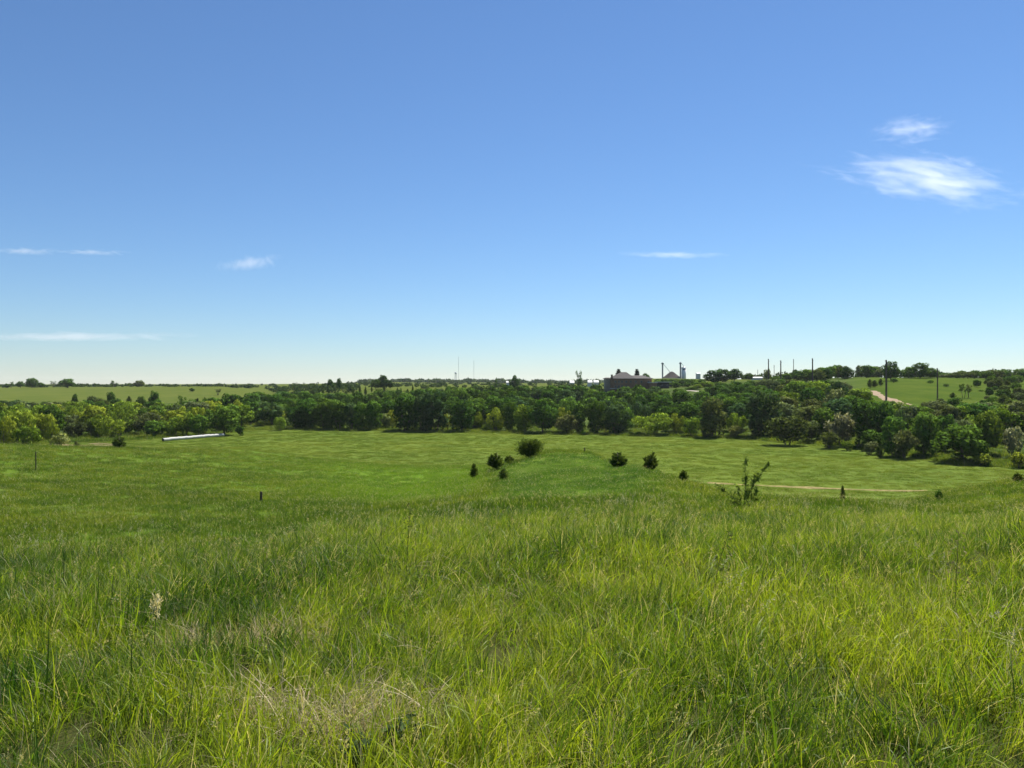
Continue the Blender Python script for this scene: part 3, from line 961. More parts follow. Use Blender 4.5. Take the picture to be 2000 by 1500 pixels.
 ('cedar', 1699, 388, 740, 12, 'cedar', 'dark cedar left of the dirt road top', None),
 # --- skyline
 ('oak', 62, 830, 739, 26, 'dark', 'broad tree on the left skyline with a smaller one at its side', None),
 ('oak', 40, 830, 745, 16, 'dark', 'small dark tree left of the broad skyline tree', None),
 ('open', 22, 840, 743, 14, 'dark', 'thin tree near the left end of the skyline', None),
 ('oak', 80, 828, 747, 10, 'dark', 'low tree right of the broad skyline tree', None),
 ('open', 104, 835, 743, 13, 'dark', 'tiny tree on a bare stem on the left skyline', None),
 ('oak', 132, 820, 740, 37, 'dark', 'dense dark oval tree on the left skyline', None),
 ('open', 223, 850, 741, 22, 'dark', 'flat-topped tree on the left skyline', None),
 ('oak', 272, 880, 743, 22, 'grey', 'hazy rounded tree right of the flat-topped skyline tree', None),
 ('oak', 645, 660, 741, 16, 'dark', 'skyline tree left of two on the far wooded rise', None),
 ('oak', 662, 655, 739, 12, 'dark', 'taller skyline tree on the far wooded rise', None),
 ('oak', 748, 660, 733, 24, 'dark', 'big dark tree on the skyline above the cedar-dotted slope', None),
 ('oak', 734, 655, 741, 20, 'mid', 'lower tree left of the big dark skyline tree', None),
 ('oak', 762, 662, 743, 14, 'dark', 'small tree right of the big dark skyline tree', None),
 ('open', 968, 620, 732, 9, 'dark', 'slim tree on the skyline right of the water tower', None),
 ('oak', 1004, 640, 734, 22, 'dark', 'round skyline tree left of the lone tall tree', None),
 ('open', 1132, 560, 719, 16, 'dark', 'lone tall thin tree on the skyline left of the house', None),
 ('oak', 1395, 610, 723, 44, 'dark', 'left oak of the three dark round oaks beside the grain elevator', None),
 ('oak', 1412, 612, 721, 34, 'dark', 'middle oak of the three dark round oaks', None),
 ('oak', 1434, 604, 721, 34, 'dark', 'right oak of the three dark round oaks', None),
 ('oak', 1463, 620, 729, 18, 'mid', 'small green tree right of the three dark round oaks', None),
 ('cottonwood', 1498, 540, 720, 18, 'pale', 'pale round tree behind the leftmost power pole', None),
 ('spruce', 1208, 548, 720, 27, 'spruce', 'left dark pointed spruce above the house roof', 'spruces behind the house'),
 ('spruce', 1244, 552, 720, 24, 'spruce', 'right dark pointed spruce above the house roof', 'spruces behind the house'),
 ('oak', 1262, 560, 730, 20, 'dark', 'dark tree behind the right end of the house roof', None),
 # --- knoll
 ('roundcedar', 1035, 102, 860, 46, 'cedar', 'large rounded dark cedar on top of the grassy knoll', 'cedars on the knoll'),
 ('bushcedar', 971, 97, 883, 42, 'cedar', 'spiky dark cedar left of the large rounded one', 'cedars on the knoll'),
 ('bushcedar', 997, 101, 889, 26, 'cedar', 'small cedar between the spiky one and the large rounded one', 'cedars on the knoll'),
 ('cedar', 926, 92, 904, 18, 'cedar', 'smallest cedar, furthest left on the flank of the knoll', 'cedars on the knoll'),
 ('cedar', 983, 75, 914, 24, 'cedar', 'small cedar lowest on the near side of the knoll', 'cedars on the knoll'),
 ('bushcedar', 1206, 80, 882, 46, 'cedar', 'bushy cedar with several upright tips on the right of the knoll', 'cedars on the knoll'),
 ('bushcedar', 1271, 73, 884, 32, 'cedar', 'two-pronged small cedar right of the bushy one', 'cedars on the knoll'),
 ('bushcedar', 1336, 57, 916, 24, 'cedar', 'tiny sparse cedar on the slope left of the forked cedar', 'cedars on the knoll'),
 ('cedar', 1646, 42, 947, 11, 'cedar', 'tiny cedar seedling on the near ridge right of the forked cedar', None),
 ('shrub', 1832, 62, 950, 20, 'dark', 'small dark bush at the right end of the straw track', None),
 ('bushcedar', 1990, 70, 922, 26, 'cedar', 'dark cedar at the right edge on the side slope', None),
 ('bushcedar', 233, 164, 851, 30, 'cedar', 'small dark cedar on the crest of the left slope', None),
 ('shrub', 150, 235, 858, 12, 'brown', 'small brown bush on the bare strip', None),
]
for k_, px, D, top, wpx, tn, lab, grp in SPEC:
    plant('oak' if k_ == 'brownoak' else k_, px, D, top, wpx, tn, lab, grp)

# hillside cedars, small and alike
DOTS = []
for px, D, top, wpx in [(597, 600, 765, 7), (612, 598, 762, 7), (631, 596, 760, 7), (605, 585, 770, 6), (676, 590, 763, 7), (703, 570, 753, 7), (714, 575, 754, 6), (726, 600, 753, 4), (750, 585, 752, 7), (776, 575, 756, 6), (783, 580, 757, 6), (796, 575, 759, 7), (806, 590, 751, 5), (690, 560, 762, 6), (735, 570, 760, 6)]:
    DOTS.append((px, plant('cedar', px, D, top, wpx, 'cedar', 'x', 'cedars dotted over the far slope')))
ORD = ['leftmost', 'second', 'third', 'fourth', 'fifth', 'sixth', 'seventh', 'eighth', 'ninth', 'tenth', 'eleventh', 'twelfth', 'thirteenth', 'fourteenth', 'rightmost']
DOTS = [q for q in DOTS if q[1] is not None]
for i, (px, o) in enumerate(sorted(DOTS, key=lambda q: q[0])):
    o['label'] = f'{ORD[i]} from the left of the cedars dotted over the far grassy slope' if 0 < i < 14 else f'{ORD[i]} of the small dark cedars dotted over the far grassy slope'
DOTS = []
for px, D, top, wpx in [(1925, 428, 742, 9), (1934, 404, 750, 13), (1944, 432, 738, 14), (1790, 402, 751, 6), (1938, 420, 744, 9), (1966, 416, 742, 17), (1985, 411, 745, 20)]:
    DOTS.append((px, plant('cedar', px, D, top, wpx, 'cedar', 'x', 'cedars scattered on the right hill')))
DOTS = [q for q in DOTS if q[1] is not None]
for i, (px, o) in enumerate(sorted(DOTS, key=lambda q: q[0])):
    o['label'] = f'{ORD[i] if i < 6 else "rightmost"} of the seven small cedars scattered near the right hilltop'


# the woods behind the front rows, tree by tree
ANCH = [(20, 'the leftmost willows'), (90, 'the left thicket end'), (150, 'the bare brown strip'), (214, 'the round yellow-topped willow'), (275, 'the bare-trunked small tree'), (340, 'the white tube'), (438, 'the large tube-side tree'), (530, 'the bright willow dome'), (600, 'the deep-shaded dark stand'), (650, 'the grey-green field-edge tree'), (722, 'the slim-trunked pair'), (792, 'the big dark tree'), (851, 'the tall open cottonwoods'), (902, 'the round dark shade tree'), (968, 'the sunlit yellow-green tree'), (1030, 'the round knoll cedar'), (1100, 'the narrow yellow-green tree'), (1160, 'the middle upright tree'), (1235, 'the bushy cedar'), (1275, 'the broad bright green dome'), (1340, 'the pale gravel curve'), (1393, 'the tall brown-green tree'), (1440, 'the light green tree'), (1488, 'the silver-topped tree'), (1540, 'the spreading grey-brown tree'), (1600, 'the greyish tree'), (1650, 'the silvery tree'), (1700, 'the big dark stand'), (1760, 'the slim-trunked green tree'), (1810, 'the wide green tree'), (1880, 'the large olive dome'), (1935, 'the right-hand green tree'), (1985, 'the pale silvery flowering tree')]
ADJ = {'dark': 'dark green', 'mid': 'mid green', 'blue': 'bluish green', 'fresh': 'fresh green', 'brown': 'brownish green', 'grey': 'greyish', 'yellow': 'yellow-green'}
SHP = {'oak': 'rounded', 'cottonwood': 'upright', 'willow': 'feathery', 'olive': 'loose'}
FILL = []


def fill_label(kind, tn, px, Dj):
    an = min(ANCH, key=lambda a: abs(a[0] - px))[1]
    e = float(np.interp(px, WD_PX, WD_D))
    k = Dj - e
    rel = 'close behind' if k < 60 else ('further behind' if k < 130 else 'high above')
    return (f'{ADJ[tn]} {SHP[kind]} crown', f'{rel} {an}')


def finish_labels():
    grp = {}
    for o, px, (a, b) in FILL:
        grp.setdefault((a, b), []).append((px, o))
    for (a, b), m_ in grp.items():
        m_.sort(key=lambda q: q[0])
        n = len(m_)
        for i, (px, o) in enumerate(m_):
            if n == 1:
                o['label'] = f'{a} {b}'
            else:
                od = {2: ['left', 'right'], 3: ['left', 'middle', 'right']}.get(n, ['leftmost', 'second', 'third', 'fourth', 'fifth', 'sixth', 'seventh', 'eighth', 'ninth', 'tenth', 'eleventh', 'twelfth', 'thirteenth', 'fourteenth', 'fifteenth', 'sixteenth'])[i]
                nw = {2: 'two', 3: 'three'}.get(n, 'several')
                o['label'] = f'{od} of {nw} {a}s {b}'


LIM_PX = [0, 110, 130, 250, 330, 420, 480, 560, 600, 700, 800, 900, 1000, 1180, 1190, 1215, 1222, 1270, 1285, 1300, 1366, 1390, 1450, 1520, 1600, 1640, 1665, 1705, 1725, 1790, 1850, 1950, 2000]
LIM_Y = [780, 784, 778, 781, 782, 775, 766, 765, 766, 765, 758, 754, 752, 753, 759, 760, 750, 750, 758, 758, 764, 752, 744, 742, 741, 746, 752, 771, 780, 792, 790, 785, 786]
RW = random.Random(21)
nfill = 0
D = 560.0
rows = [622, 590, 558, 524, 492, 462, 434, 408, 384, 362, 345, 322, 300, 282, 264]
for D0 in rows:
    px = -10 + RW.uniform(0, 20)
    while px < 2010:
        Dj = D0 + RW.uniform(-11, 11)
        wd = RW.uniform(9.0, 14.0)
        wpx = wd * F / Dj
        edge = float(np.interp(px, WD_PX, WD_D))
        ok = Dj > edge + 14
        if px < 490 and Dj > 475:
            ok = False
        if 1700 < px < 1790 and Dj > 300:
            ok = False
        if 1655 < px <= 1700 and Dj > 330:
            ok = False
        if px >= 1790 and Dj > 285:
            ok = False
        if px > 1300 and px < 1378 and 478 < Dj < 565:
            ok = False
        if Dj > 575 and not (1284 < px < 1480):
            ok = False
        if 1180 < px < 1300 and Dj > 500:
            ok = False
        if 560 < px < 800 and Dj > 545:
            ok = False
        if ok:
            lim = float(np.interp(px, LIM_PX, LIM_Y)) + RW.uniform(-1.5, 5)
            if 1284 < px < 1480 and Dj > 565:
                lim = RW.uniform(743, 748)
            x, y, z = at(px, Dj)
            hmax = zpix(lim, Dj) - z
            h = min(hmax, RW.uniform(8.5, 12.0))
            if h > 2.2:
                top = 750 - (z + h - EYE) / Dj * F
                u = RW.random()
                kind = 'oak' if u < .74 else ('cottonwood' if u < .9 else 'willow')
                if px < 480 and Dj < 415:
                    tn = RW.choice(['fresh', 'fresh', 'yellow', 'mid', 'grey'])
                    kind = RW.choice(['willow', 'willow', 'oak', 'olive'])
                elif px < 480:
                    tn = RW.choice(['dark', 'dark', 'mid', 'blue', 'dark', 'brown'])
                elif px < 1480:
                    tn = RW.choice(['dark', 'dark', 'dark', 'mid', 'mid', 'blue'])
                else:
                    tn = RW.choice(['dark', 'mid', 'mid', 'fresh', 'blue', 'brown', 'grey'])
                gr = 'left' if px < 480 else ('middle' if px < 1300 else 'right')
                o = plant(kind, px, Dj, top, min(wpx, h * 1.6 * F / Dj), tn, 'x', f'trees of the {gr} wood')
                FILL.append((o, px, fill_label(kind, tn, px, Dj)))
                nfill += 1
        px += wpx * RW.uniform(.70, 1.0)
# right thicket, between the large dome and the hill foot
for i in range(46):
    px = RW.uniform(1690, 2010)
    Dj = RW.uniform(238, 300)
    x, y, z = at(px, Dj)
    lim = float(np.interp(px, LIM_PX, LIM_Y)) + RW.uniform(0, 6)
    h = min(zpix(lim, Dj) - z, RW.uniform(6, 10))
    if h < 1.5:
        continue
    kind = RW.choice(['oak', 'willow', 'cottonwood', 'olive'])
    tn = RW.choice(['mid', 'fresh', 'dark', 'grey', 'fresh'])
    o = plant(kind, px, Dj, 750 - (z + h - EYE) / Dj * F, h * RW.uniform(.9, 1.3) * F / Dj, tn, 'x', 'trees of the right wood')
    FILL.append((o, px, fill_label(kind, tn, px, Dj)))
# trees along the right hilltop
for i in range(74):
    px = RW.uniform(1490, 1700) if i < 40 else RW.uniform(1700, 2010)
    Dj = RW.uniform(500, 600)
    x, y, z = at(px, Dj)
    ltop = float(np.interp(px, [1500, 1560, 1600, 1640, 1700, 1760, 1840, 1900, 1950, 2010], [735, 724, 720, 713, 714, 722, 726, 725, 721, 718])) + RW.uniform(-1, 6)
    h = zpix(ltop, Dj) - z
    if h < 1.5:
        continue
    tn = RW.choice(['dark', 'mid', 'grey', 'brown', 'mid'])
    loc = 'on the hilltop behind the power poles' if px < 1640 else ('on the hilltop left of the roadside pole' if px < 1725 else ('on the skyline by the domed hilltop oak' if px < 1850 else 'on the skyline at the far right'))
    kind = RW.choice(['oak', 'oak', 'cottonwood'])
    o = plant(kind, px, Dj, ltop, RW.uniform(8, 13) * F / Dj, tn, 'x', 'trees along the right hilltop')
    FILL.append((o, px, (f'{ADJ[tn]} {SHP[kind]} tree', loc)))
for i in range(120):
    px = RW.uniform(1284, 1495)
    Dj = RW.uniform(510, 880)
    x, y, z = at(px, Dj)
    ltop = max(740.5 if Dj > 620 else 746.5, 750 - (z - EYE) / Dj * F - RW.uniform(5, 12))
    if px < 1312 and Dj < 560:
        continue
    h = zpix(ltop, Dj) - z
    if h < 1.2 or (1375 < px < 1450 and 560 < Dj < 640):
        continue
    tn = RW.choice(['dark', 'mid', 'fresh', 'mid'])
    an, kk = ('between the brown house and the cone bin', 0) if px < 1330 else (('just below the concrete silo', 0) if px < 1375 else (('under the three round oaks', 0) if px < 1450 else ('by the long white-roofed shed', 0)))
    o = plant('oak', px, Dj, ltop, RW.uniform(6, 9) * F / Dj, tn, 'x', 'low trees below the grain elevator')
    FILL.append((o, px, (f'{ADJ[tn]} low tree', an)))
for i in range(60):
    px = RW.uniform(1885, 2040) if i < 44 else RW.uniform(1740, 1900)
    Dj = RW.uniform(300, 470) if i < 44 else RW.uniform(288, 318)
    x, y, z = at(px, Dj)
    h = RW.uniform(2.2, 5.0)
    ltop = 750 - (z + h - EYE) / Dj * F
    if px < 1925 and ltop < 775 and RW.random() < .8:
        continue
    kind = RW.choice(['oak', 'oak', 'olive', 'shrub'])
    tn = RW.choice(['dark', 'mid', 'grey', 'mid', 'brown'])
    an = 'at the foot of the right grassy hill' if ltop > 778 else ('on the wooded end of the right hill' if ltop > 755 else 'near the top of the right hill end')
    o = plant(kind, px, Dj, ltop, h * RW.uniform(1.0, 1.6) * F / Dj, tn, 'x', 'scrub trees on the right hill')
    FILL.append((o, px, (f'{ADJ[tn]} {"scrub tree" if kind != "shrub" else "bush"}', an)))
# leave out the trees that stand wholly behind nearer crowns
mine = {o.name for o, _, _ in FILL}
SKYL = np.full(2200, 5000.0)
gone = set()
for D, px, wpx, top, o in sorted(STAND, key=lambda q: q[0]):
    if o.name.startswith('cedar'):
        continue
    c = np.arange(int(px - wpx * .5), int(px + wpx * .5) + 1)
    prof = top + 9000.0 / D * (1 - np.sqrt(np.clip(1 - ((c - px) / (wpx * .5 + .5)) ** 2, 0, 1)))
    k = np.clip(c + 100, 0, 2199)
    up = (prof < SKYL[k] - .8).mean()
    if o.name in mine and up < .22:
        gone.add(o.name)
        continue
    SKYL[k] = np.minimum(SKYL[k], prof)
FILL = [f for f in FILL if f[0].name not in gone]
for D, px, wpx, top, o in STAND:
    if o.name in gone:
        for ch in list(o.children):
            bpy.data.objects.remove(ch)
nm_ = list(gone)
for n_ in nm_:
    bpy.data.objects.remove(bpy.data.objects[n_])
print('left out', len(nm_))
finish_labels()
print('TREES', N_TREES, 'fill', nfill)

# far-off woods: reads as one mass
rng = np.random.RandomState(3)
P, Q, S = [], [], []
def far_tree(px, D, h, wd, k=36):
    x, y, z = at(px, D)
    u = rnd_unit(rng, k)
    P.append(np.array([x, y, z + h * .52]) + u * np.array([wd * .5, wd * .5, h * .5]) * rng.uniform(.6, 1.05, (k, 1)))
    Q.append(u)
    S.append(np.full((k, 1), wd * .2))
for i in range(190):
    px = rng.uniform(-40, 500)
    far_tree(px, rng.uniform(870, 1250), rng.uniform(1.5, 4.2), rng.uniform(4, 10))
for i in range(200):
    px = rng.uniform(480, 1200)
    far_tree(px, rng.uniform(720, 1500), rng.uniform(1.5, 4.0), rng.uniform(4, 9))
for i in range(120):
    px = rng.uniform(540, 700)
    far_tree(px, rng.uniform(600, 900), rng.uniform(2.5, 4.5), rng.uniform(4, 8))
for i in range(150):
    px = rng.uniform(700, 1250)
    far_tree(px, rng.uniform(1800, 2600), rng.uniform(4, 9), rng.uniform(14, 30))
for i in range(130):
    px = rng.uniform(1450, 2080)
    far_tree(px, rng.uniform(600, 900), rng.uniform(3, 7), rng.uniform(5, 10))
P, Q, S = np.concatenate(P), np.concatenate(Q), np.concatenate(S)
v, f, r = leaf_quads(P, Q, S, rng)
o = link(bpy.data.objects.new('distant_woods', np_mesh('distant_woods', v, [f], M_LEAF, {'rnd': r})))
o.color = (0.045, 0.075, 0.028, 1)
tag(o, 'far-off scattered woods and hedgerows along the skyline', 'woods', kind='stuff')

# ------------------------------------------------------------------ forked sparse cedar on the near ridge
def forked_cedar():
    D0 = 30.0
    x, y, z = at(1453, D0)
    root = empty('forked_cedar', (x, y, z))
    tag(root, 'sparse forked cedar with three spreading arms on the near ridge', 'bush')
    zb = zpix(983, D0)
    def q(px, py, dy=0.0):
        return Vector(((px - 1453) / F * D0, dy, (983 - py) / F * D0 + (zb - z)))
    arms = [
        ([(1453, 990), (1456, 962), (1455, 930), (1457, 897)], 0.0, .022, 1.0),
        ([(1455, 985), (1466, 958), (1482, 932), (1504, 906)], 0.12, .022, 1.1),
        ([(1470, 952), (1472, 938), (1480, 926)], 0.2, .010, .8),
        ([(1451, 988), (1437, 974), (1420, 963), (1402, 948)], -0.1, .018, .8),
        ([(1450, 988), (1445, 968), (1444, 952)], 0.1, .010, .7),
        ([(1456, 988), (1470, 972), (1477, 958)], -0.15, .012, .9),
        ([(1458, 990), (1474, 982), (1482, 972)], 0.2, .010, .7),
        ([(1450, 990), (1438, 982), (1428, 978)], 0.15, .010, .7),
    ]
    rng = np.random.RandomState(8)
    P, Dr = [], []
    for pts, dy, r0, dens in arms:
        b = MB()
        pv = [q(px, py, dy * i / len(pts)) for i, (px, py) in enumerate(pts)]
        b.tube(pv, [r0 * .6 * (1 - .75 * i / (len(pv) - 1)) for i in range(len(pv))], 6)
        b.build('branch', M_BARK, root, True)
        n_tw = int(40 * dens * sum((pv[i + 1] - pv[i]).length for i in range(len(pv) - 1)) / 1.0) + 4
        cl_ = np.concatenate([rng.uniform(.2, 1.0, max(3, n_tw // 7)), [1.0]])
        for k in range(n_tw):
            s = (np.clip(cl_[rng.randint(len(cl_))] + rng.normal(0, .035), .12, 1.0) if k % 2 else rng.uniform(.15, 1.0)) * (len(pv) - 1)
            i = min(int(s), len(pv) - 2)
            p0 = pv[i].lerp(pv[i + 1], s - i)
            ax = (pv[i + 1] - pv[i]).normalized()
            d = Vector(rng.normal(size=3) * 1.0) + ax * .9 + Vector((0, 0, .35))
            d.normalize()
            Lt = rng.uniform(.08, .26) * (1.15 - .5 * s / (len(pv) - 1))
            for j in range(20):
                pp = p0 + d * Lt * rng.uniform(0, 1) + Vector(rng.normal(size=3) * .012)
                P.append(pp)
                Dr.append((d + Vector(rng.normal(size=3) * .5)).normalized())
    P, Dr = np.array(P), np.array(Dr)
    bb = np.cross(Dr, rng.normal(size=Dr.shape))
    bb /= np.linalg.norm(bb, axis=1, keepdims=True)
    ln = rng.uniform(.04, .085, (len(P), 1))
    v = np.stack([P - bb * ln * .22, P + bb * ln * .22, P + Dr * ln], 1).reshape(-1, 3)
    c = link(bpy.data.objects.new('foliage', np_mesh('foliage', v, [np.arange(len(v)).reshape(-1, 3)], M_NEEDLE, {'rnd': np.repeat(rng.uniform(0, 1, len(P)), 3)})), root)
    c.color = (0.200, 0.265, 0.075, 1)


forked_cedar()


# ------------------------------------------------------------------ posts and poles
def post(px, D, top, wpx, label, mat=M_POST, lean=0.0):
    x, y, z = at(px, D)
    h = zpix(top, D) - z
    r = wpx / F * D / 2
    root = MB()
    root.tube([(0, 0, -.3), (lean * .4, 0, h * .5), (lean, 0, h - r * .5), (lean, 0, h)], [r * 1.08, r, r * .95, r * .7], 8)
    o = root.build('fence_post', mat)
    o.location = (x, y, z)
    tag(o, label, 'post', 'old fence posts')


post(510, 60, 960, 5, 'short thick dark wooden post on the left slope')
post(70, 92, 882, 2.2, 'thin post near the crest of the far left slope')
post(1142, 100, 874, 2.4, 'thin post on the top of the knoll right of the rounded cedar')
post(1478, 236, 888, 3.0, 'left of two dark posts in the field before the spreading tree', lean=.3)
post(1501, 243, 880, 3.0, 'right of two dark posts in the field before the spreading tree')
post(1543, 238, 889, 2.4, 'dark stake at the left of the low pale shrub')
post(1614, 226, 892, 2.6, 'post at the field edge between the pale shrub and the grass bay')


def power_pole(px, D, top, wpx, label, arm=False, base_dz=0):
    x, y, z = at(px, D)
    h = zpix(top, D) - z
    r = wpx / F * D / 2
    root = empty('power_pole', (x, y, z))
    b = MB()
    b.tube([(0, 0, -1), (0, 0, h * .5), (0, 0, h)], [r * 1.15, r, r * .75], 8)
    b.build('pole', M_POLE, root)
    for k, zz in enumerate((h * .97, h * .90, h * .83)):
        s = 1 if k % 2 else -1
        a = MB()
        a.tube([(0, 0, zz), (s * .45, 0, zz + .1)], [r * .35, r * .3], 6)
        a.lathe([(.05, zz + .05), (.12, zz + .12), (.06, zz + .2), (.12, zz + .27), (.05, zz + .36)], 8, s * .45, 0)
        a.build('insulator', M_DARK, root)
    tag(root, label, 'power pole', 'power poles on the right hill')


power_pole(1501, 520, 701, 2.3, 'leftmost tall power pole, rising from the pale round tree')
power_pole(1525, 500, 704, 2.5, 'second power pole from the left, just right of the pale round tree')
power_pole(1550, 700, 701, 1.3, 'thin faint power pole between two stouter ones')
power_pole(1512, 760, 713, 1.1, 'short faint power pole between the two leftmost stout poles')
power_pole(1587, 470, 700, 2.8, 'stout power pole alone against the sky right of the cluster')
power_pole(1731, 335, 703, 3.6, 'tallest thick power pole beside the dirt road on the grassy hill')
power_pole(1831, 330, 719, 2.5, 'slimmer power pole above the grey-green clump on the grassy hill')
power_pole(1480, 900, 722, 1.0, 'faintest short pole far behind the three round oaks')


# ------------------------------------------------------------------ white grain bag lying by the trees
def grain_bag():
    p0, p1 = at(318, 279), at(437, 306)
    root = empty('white_tube', p0)
    tag(root, 'long white plastic tube lying on the grass before the left trees', 'tube')
    n = 60
    b = MB()
    pts, rs = [], []
    rg = random.Random(4)
    for i in range(n + 1):
        u = i / n
        px = 318 + (437 - 318) * u
        D = 279 + (306 - 279) * u
        x, y, z = at(px, D)
        r = .56 * (1 + .05 * math.sin(i * 1.7) + rg.uniform(-.03, .03))
        if i in (0, n):
            r *= .8
        pts.append((x - p0[0], y - p0[1], z - p0[2] + .60 + .03 * math.sin(i * .9)))
        rs.append(r)
    b.tube(pts, rs, 14, cap=False)
    b.build('skin', M_BAG, root, True)
    e = MB()
    for s, i in ((0, 0), (1, n)):
        c = pts[i]
        e.lathe([(.5, c[2] - .02), (.5, c[2] + .02)], 10, c[0], c[1])
    d = (Vector(pts[1]) - Vector(pts[0])).normalized()
    em = MB()
    em.tube([Vector(pts[0]) + d * .15, Vector(pts[0]) + d * .02, Vector(pts[0]) - d * .05], [.50, .52, .40], 14)
    em.build('open_end', M_DARK, root)


grain_bag()


# ------------------------------------------------------------------ house
def window(parent, x0, x1, z0, z1, y):
    f = MB()
    s = .09
    f.box(x0, x1, y - .06, y, z1 - s, z1)
    f.box(x0, x1, y - .06, y, z0, z0 + s)
    f.box(x0, x0 + s, y - .06, y, z0 + s, z1 - s)
    f.box(x1 - s, x1, y - .06, y, z0 + s, z1 - s)
    fo = f.build('window', M_TAN, parent)
    p = MB()
    p.box(x0 + s, x1 - s, y - .03, y - .005, z0 + s, z1 - s)
    p.build('pane', M_GLASS, fo)


def hip(x0, x1, y0, y1, z0, xr0, xr1, z1, over=.6):
    b = MB()
    x0, x1, y0, y1 = x0 - over, x1 + over, y0 - over, y1 + over
    ym = (y0 + y1) / 2
    v = [(x0, y0, z0), (x1, y0, z0), (x1, y1, z0), (x0, y1, z0), (x0, y0, z0 + .25), (x1, y0, z0 + .25), (x1, y1, z0 + .25), (x0, y1, z0 + .25), (xr0, ym, z1), (xr1, ym, z1)]
    f = [(3, 2, 1, 0), (0, 1, 5, 4), (1, 2, 6, 5), (2, 3, 7, 6), (3, 0, 4, 7), (4, 5, 9, 8), (6, 7, 8, 9), (5, 6, 9), (7, 4, 8)]
    return b.add(v, f)


def house():
    D0 = 522.0
    k = D0 / F
    x0w, y0w, zg = at(1193, D0)
    zb = zpix(760.5, D0)
    root = empty('brown_house', (x0w, D0, zb))
    tag(root, 'large two-storey brown brick house with hipped roofs above the woods', 'house')
    X = lambda px: (px - 1193) * k
    Z = lambda py: (760.5 - py) * k
    wl = MB()
    wl.box(X(1193), X(1273), 0, 13, -3, Z(740))
    wl.build('wall', M_WALL, root)
    hip(X(1193), X(1240), -.01, 13.01, Z(740), X(1216), X(1226), Z(726.5)).build('roof', M_ROOF, root)
    hip(X(1238), X(1274), .02, 12.5, Z(739.9), X(1226), X(1259), Z(733)).build('roof', M_ROOF, root)
    an = MB()
    an.box(X(1183), X(1193) - .01, 3, 11, -3, Z(739.5))
    an.build('annex_wall', M_TAN, root)
    hip(X(1183), X(1193) - .6, 3, 11, Z(739.5), X(1186), X(1191), Z(737)).build('annex_roof', M_ROOF, root)
    ch = MB()
    ch.box(X(1193.2), X(1196.6), -.9, .3, -3, Z(732.5))
    ch.box(X(1192.9), X(1196.9), -1.0, .4, Z(732.5), Z(731.6))
    ch.build('chimney', M_WALL, root)
    for px in (1200, 1207, 1213, 1221, 1230, 1240, 1251, 1265):
        window(root, X(px), X(px) + 1.3, Z(748), Z(743.3), -.004)
    for px in (1200, 1207, 1213, 1221):
        window(root, X(px), X(px) + 1.3, Z(757.5), Z(752.5), -.004)
    dk = MB()
    dk.box(X(1191), X(1217), -2.6, -.02, Z(759.2), Z(758.4))
    dk.build('deck', M_WHITE, root)
    rl = MB()
    for i in range(8):
        xx = X(1191) + .2 + i * (X(1217) - X(1191) - .4) / 7
        rl.box(xx - .06, xx + .06, -2.5, -2.38, -3, Z(759.2))
    rl.build('deck_posts', M_DARK, root)
    gw = MB()
    gw.box(X(1266), X(1281), -4, -.05, -3, Z(748))
    gw.build('garage_wall', M_WALL, root)
    gr = MB()
    gr.box(X(1263.5), X(1282), -4.6, -.03, Z(748) + .003, Z(747))
    gr.build('garage_roof', M_WHITE, root)


house()


def shed_and_cars():
    D0 = 548.0
    k = D0 / F
    x, y, z = at(1283, D0)
    zb = zpix(756, D0)
    root = empty('open_shed', (x, D0, zb))
    tag(root, 'open shed with a long white flat roof right of the brown house', 'shed')
    X = lambda px: (px - 1283) * k
    r = MB()
    r.box(X(1282), X(1312), 0, 7, (756 - 746.8) * k, (756 - 745.6) * k)
    r.build('roof', M_WHITE, root)
    for i in range(5):
        p = MB()
        xx = X(1283) + i * (X(1311) - X(1283)) / 4
        p.box(xx - .12, xx + .12, .2, .44, -3, (756 - 746.8) * k - .003)
        p.build('post', M_POST, root)
    b = MB()
    b.box(X(1283), X(1311), 6.6, 6.8, -3, (756 - 746.8) * k - .003)
    b.build('back_wall', M_DARK, root)
    for i, px in enumerate((1294, 1303.5)):
        cx = X(px) + x
        car = empty('parked_car', (cx, D0 - 5 + i * .6, z if False else zb + .2))
        tag(car, 'dark parked car left under the white shed roof' if i == 0 else 'dark parked car right under the white shed roof', 'car', 'cars parked at the shed')
        bo = MB()
        pr = [(-2.2, .35), (-2.2, .85), (-1.3, .98), (-.7, 1.45), (.9, 1.45), (1.5, 1.0), (2.2, .9), (2.2, .35)]
        n = len(pr)
        v_ = [(a, -.85, c) for a, c in pr] + [(a, .85, c) for a, c in pr]
        bo.add(v_, [tuple(range(n)), tuple(range(2 * n - 1, n - 1, -1))] + [(j, j + n, (j + 1) % n + n, (j + 1) % n) for j in range(n)])
        bo.build('body', M_DARK, car)
        for sx in (-1.4, 1.4):
            for sy in (-.8, .8):
                wl = MB()
                wl.tube([(sx, sy - .1, .33), (sx, sy + .1, .33)], [.33, .33], 10)
                wl.build('wheel', M_DARK, car)


shed_and_cars()


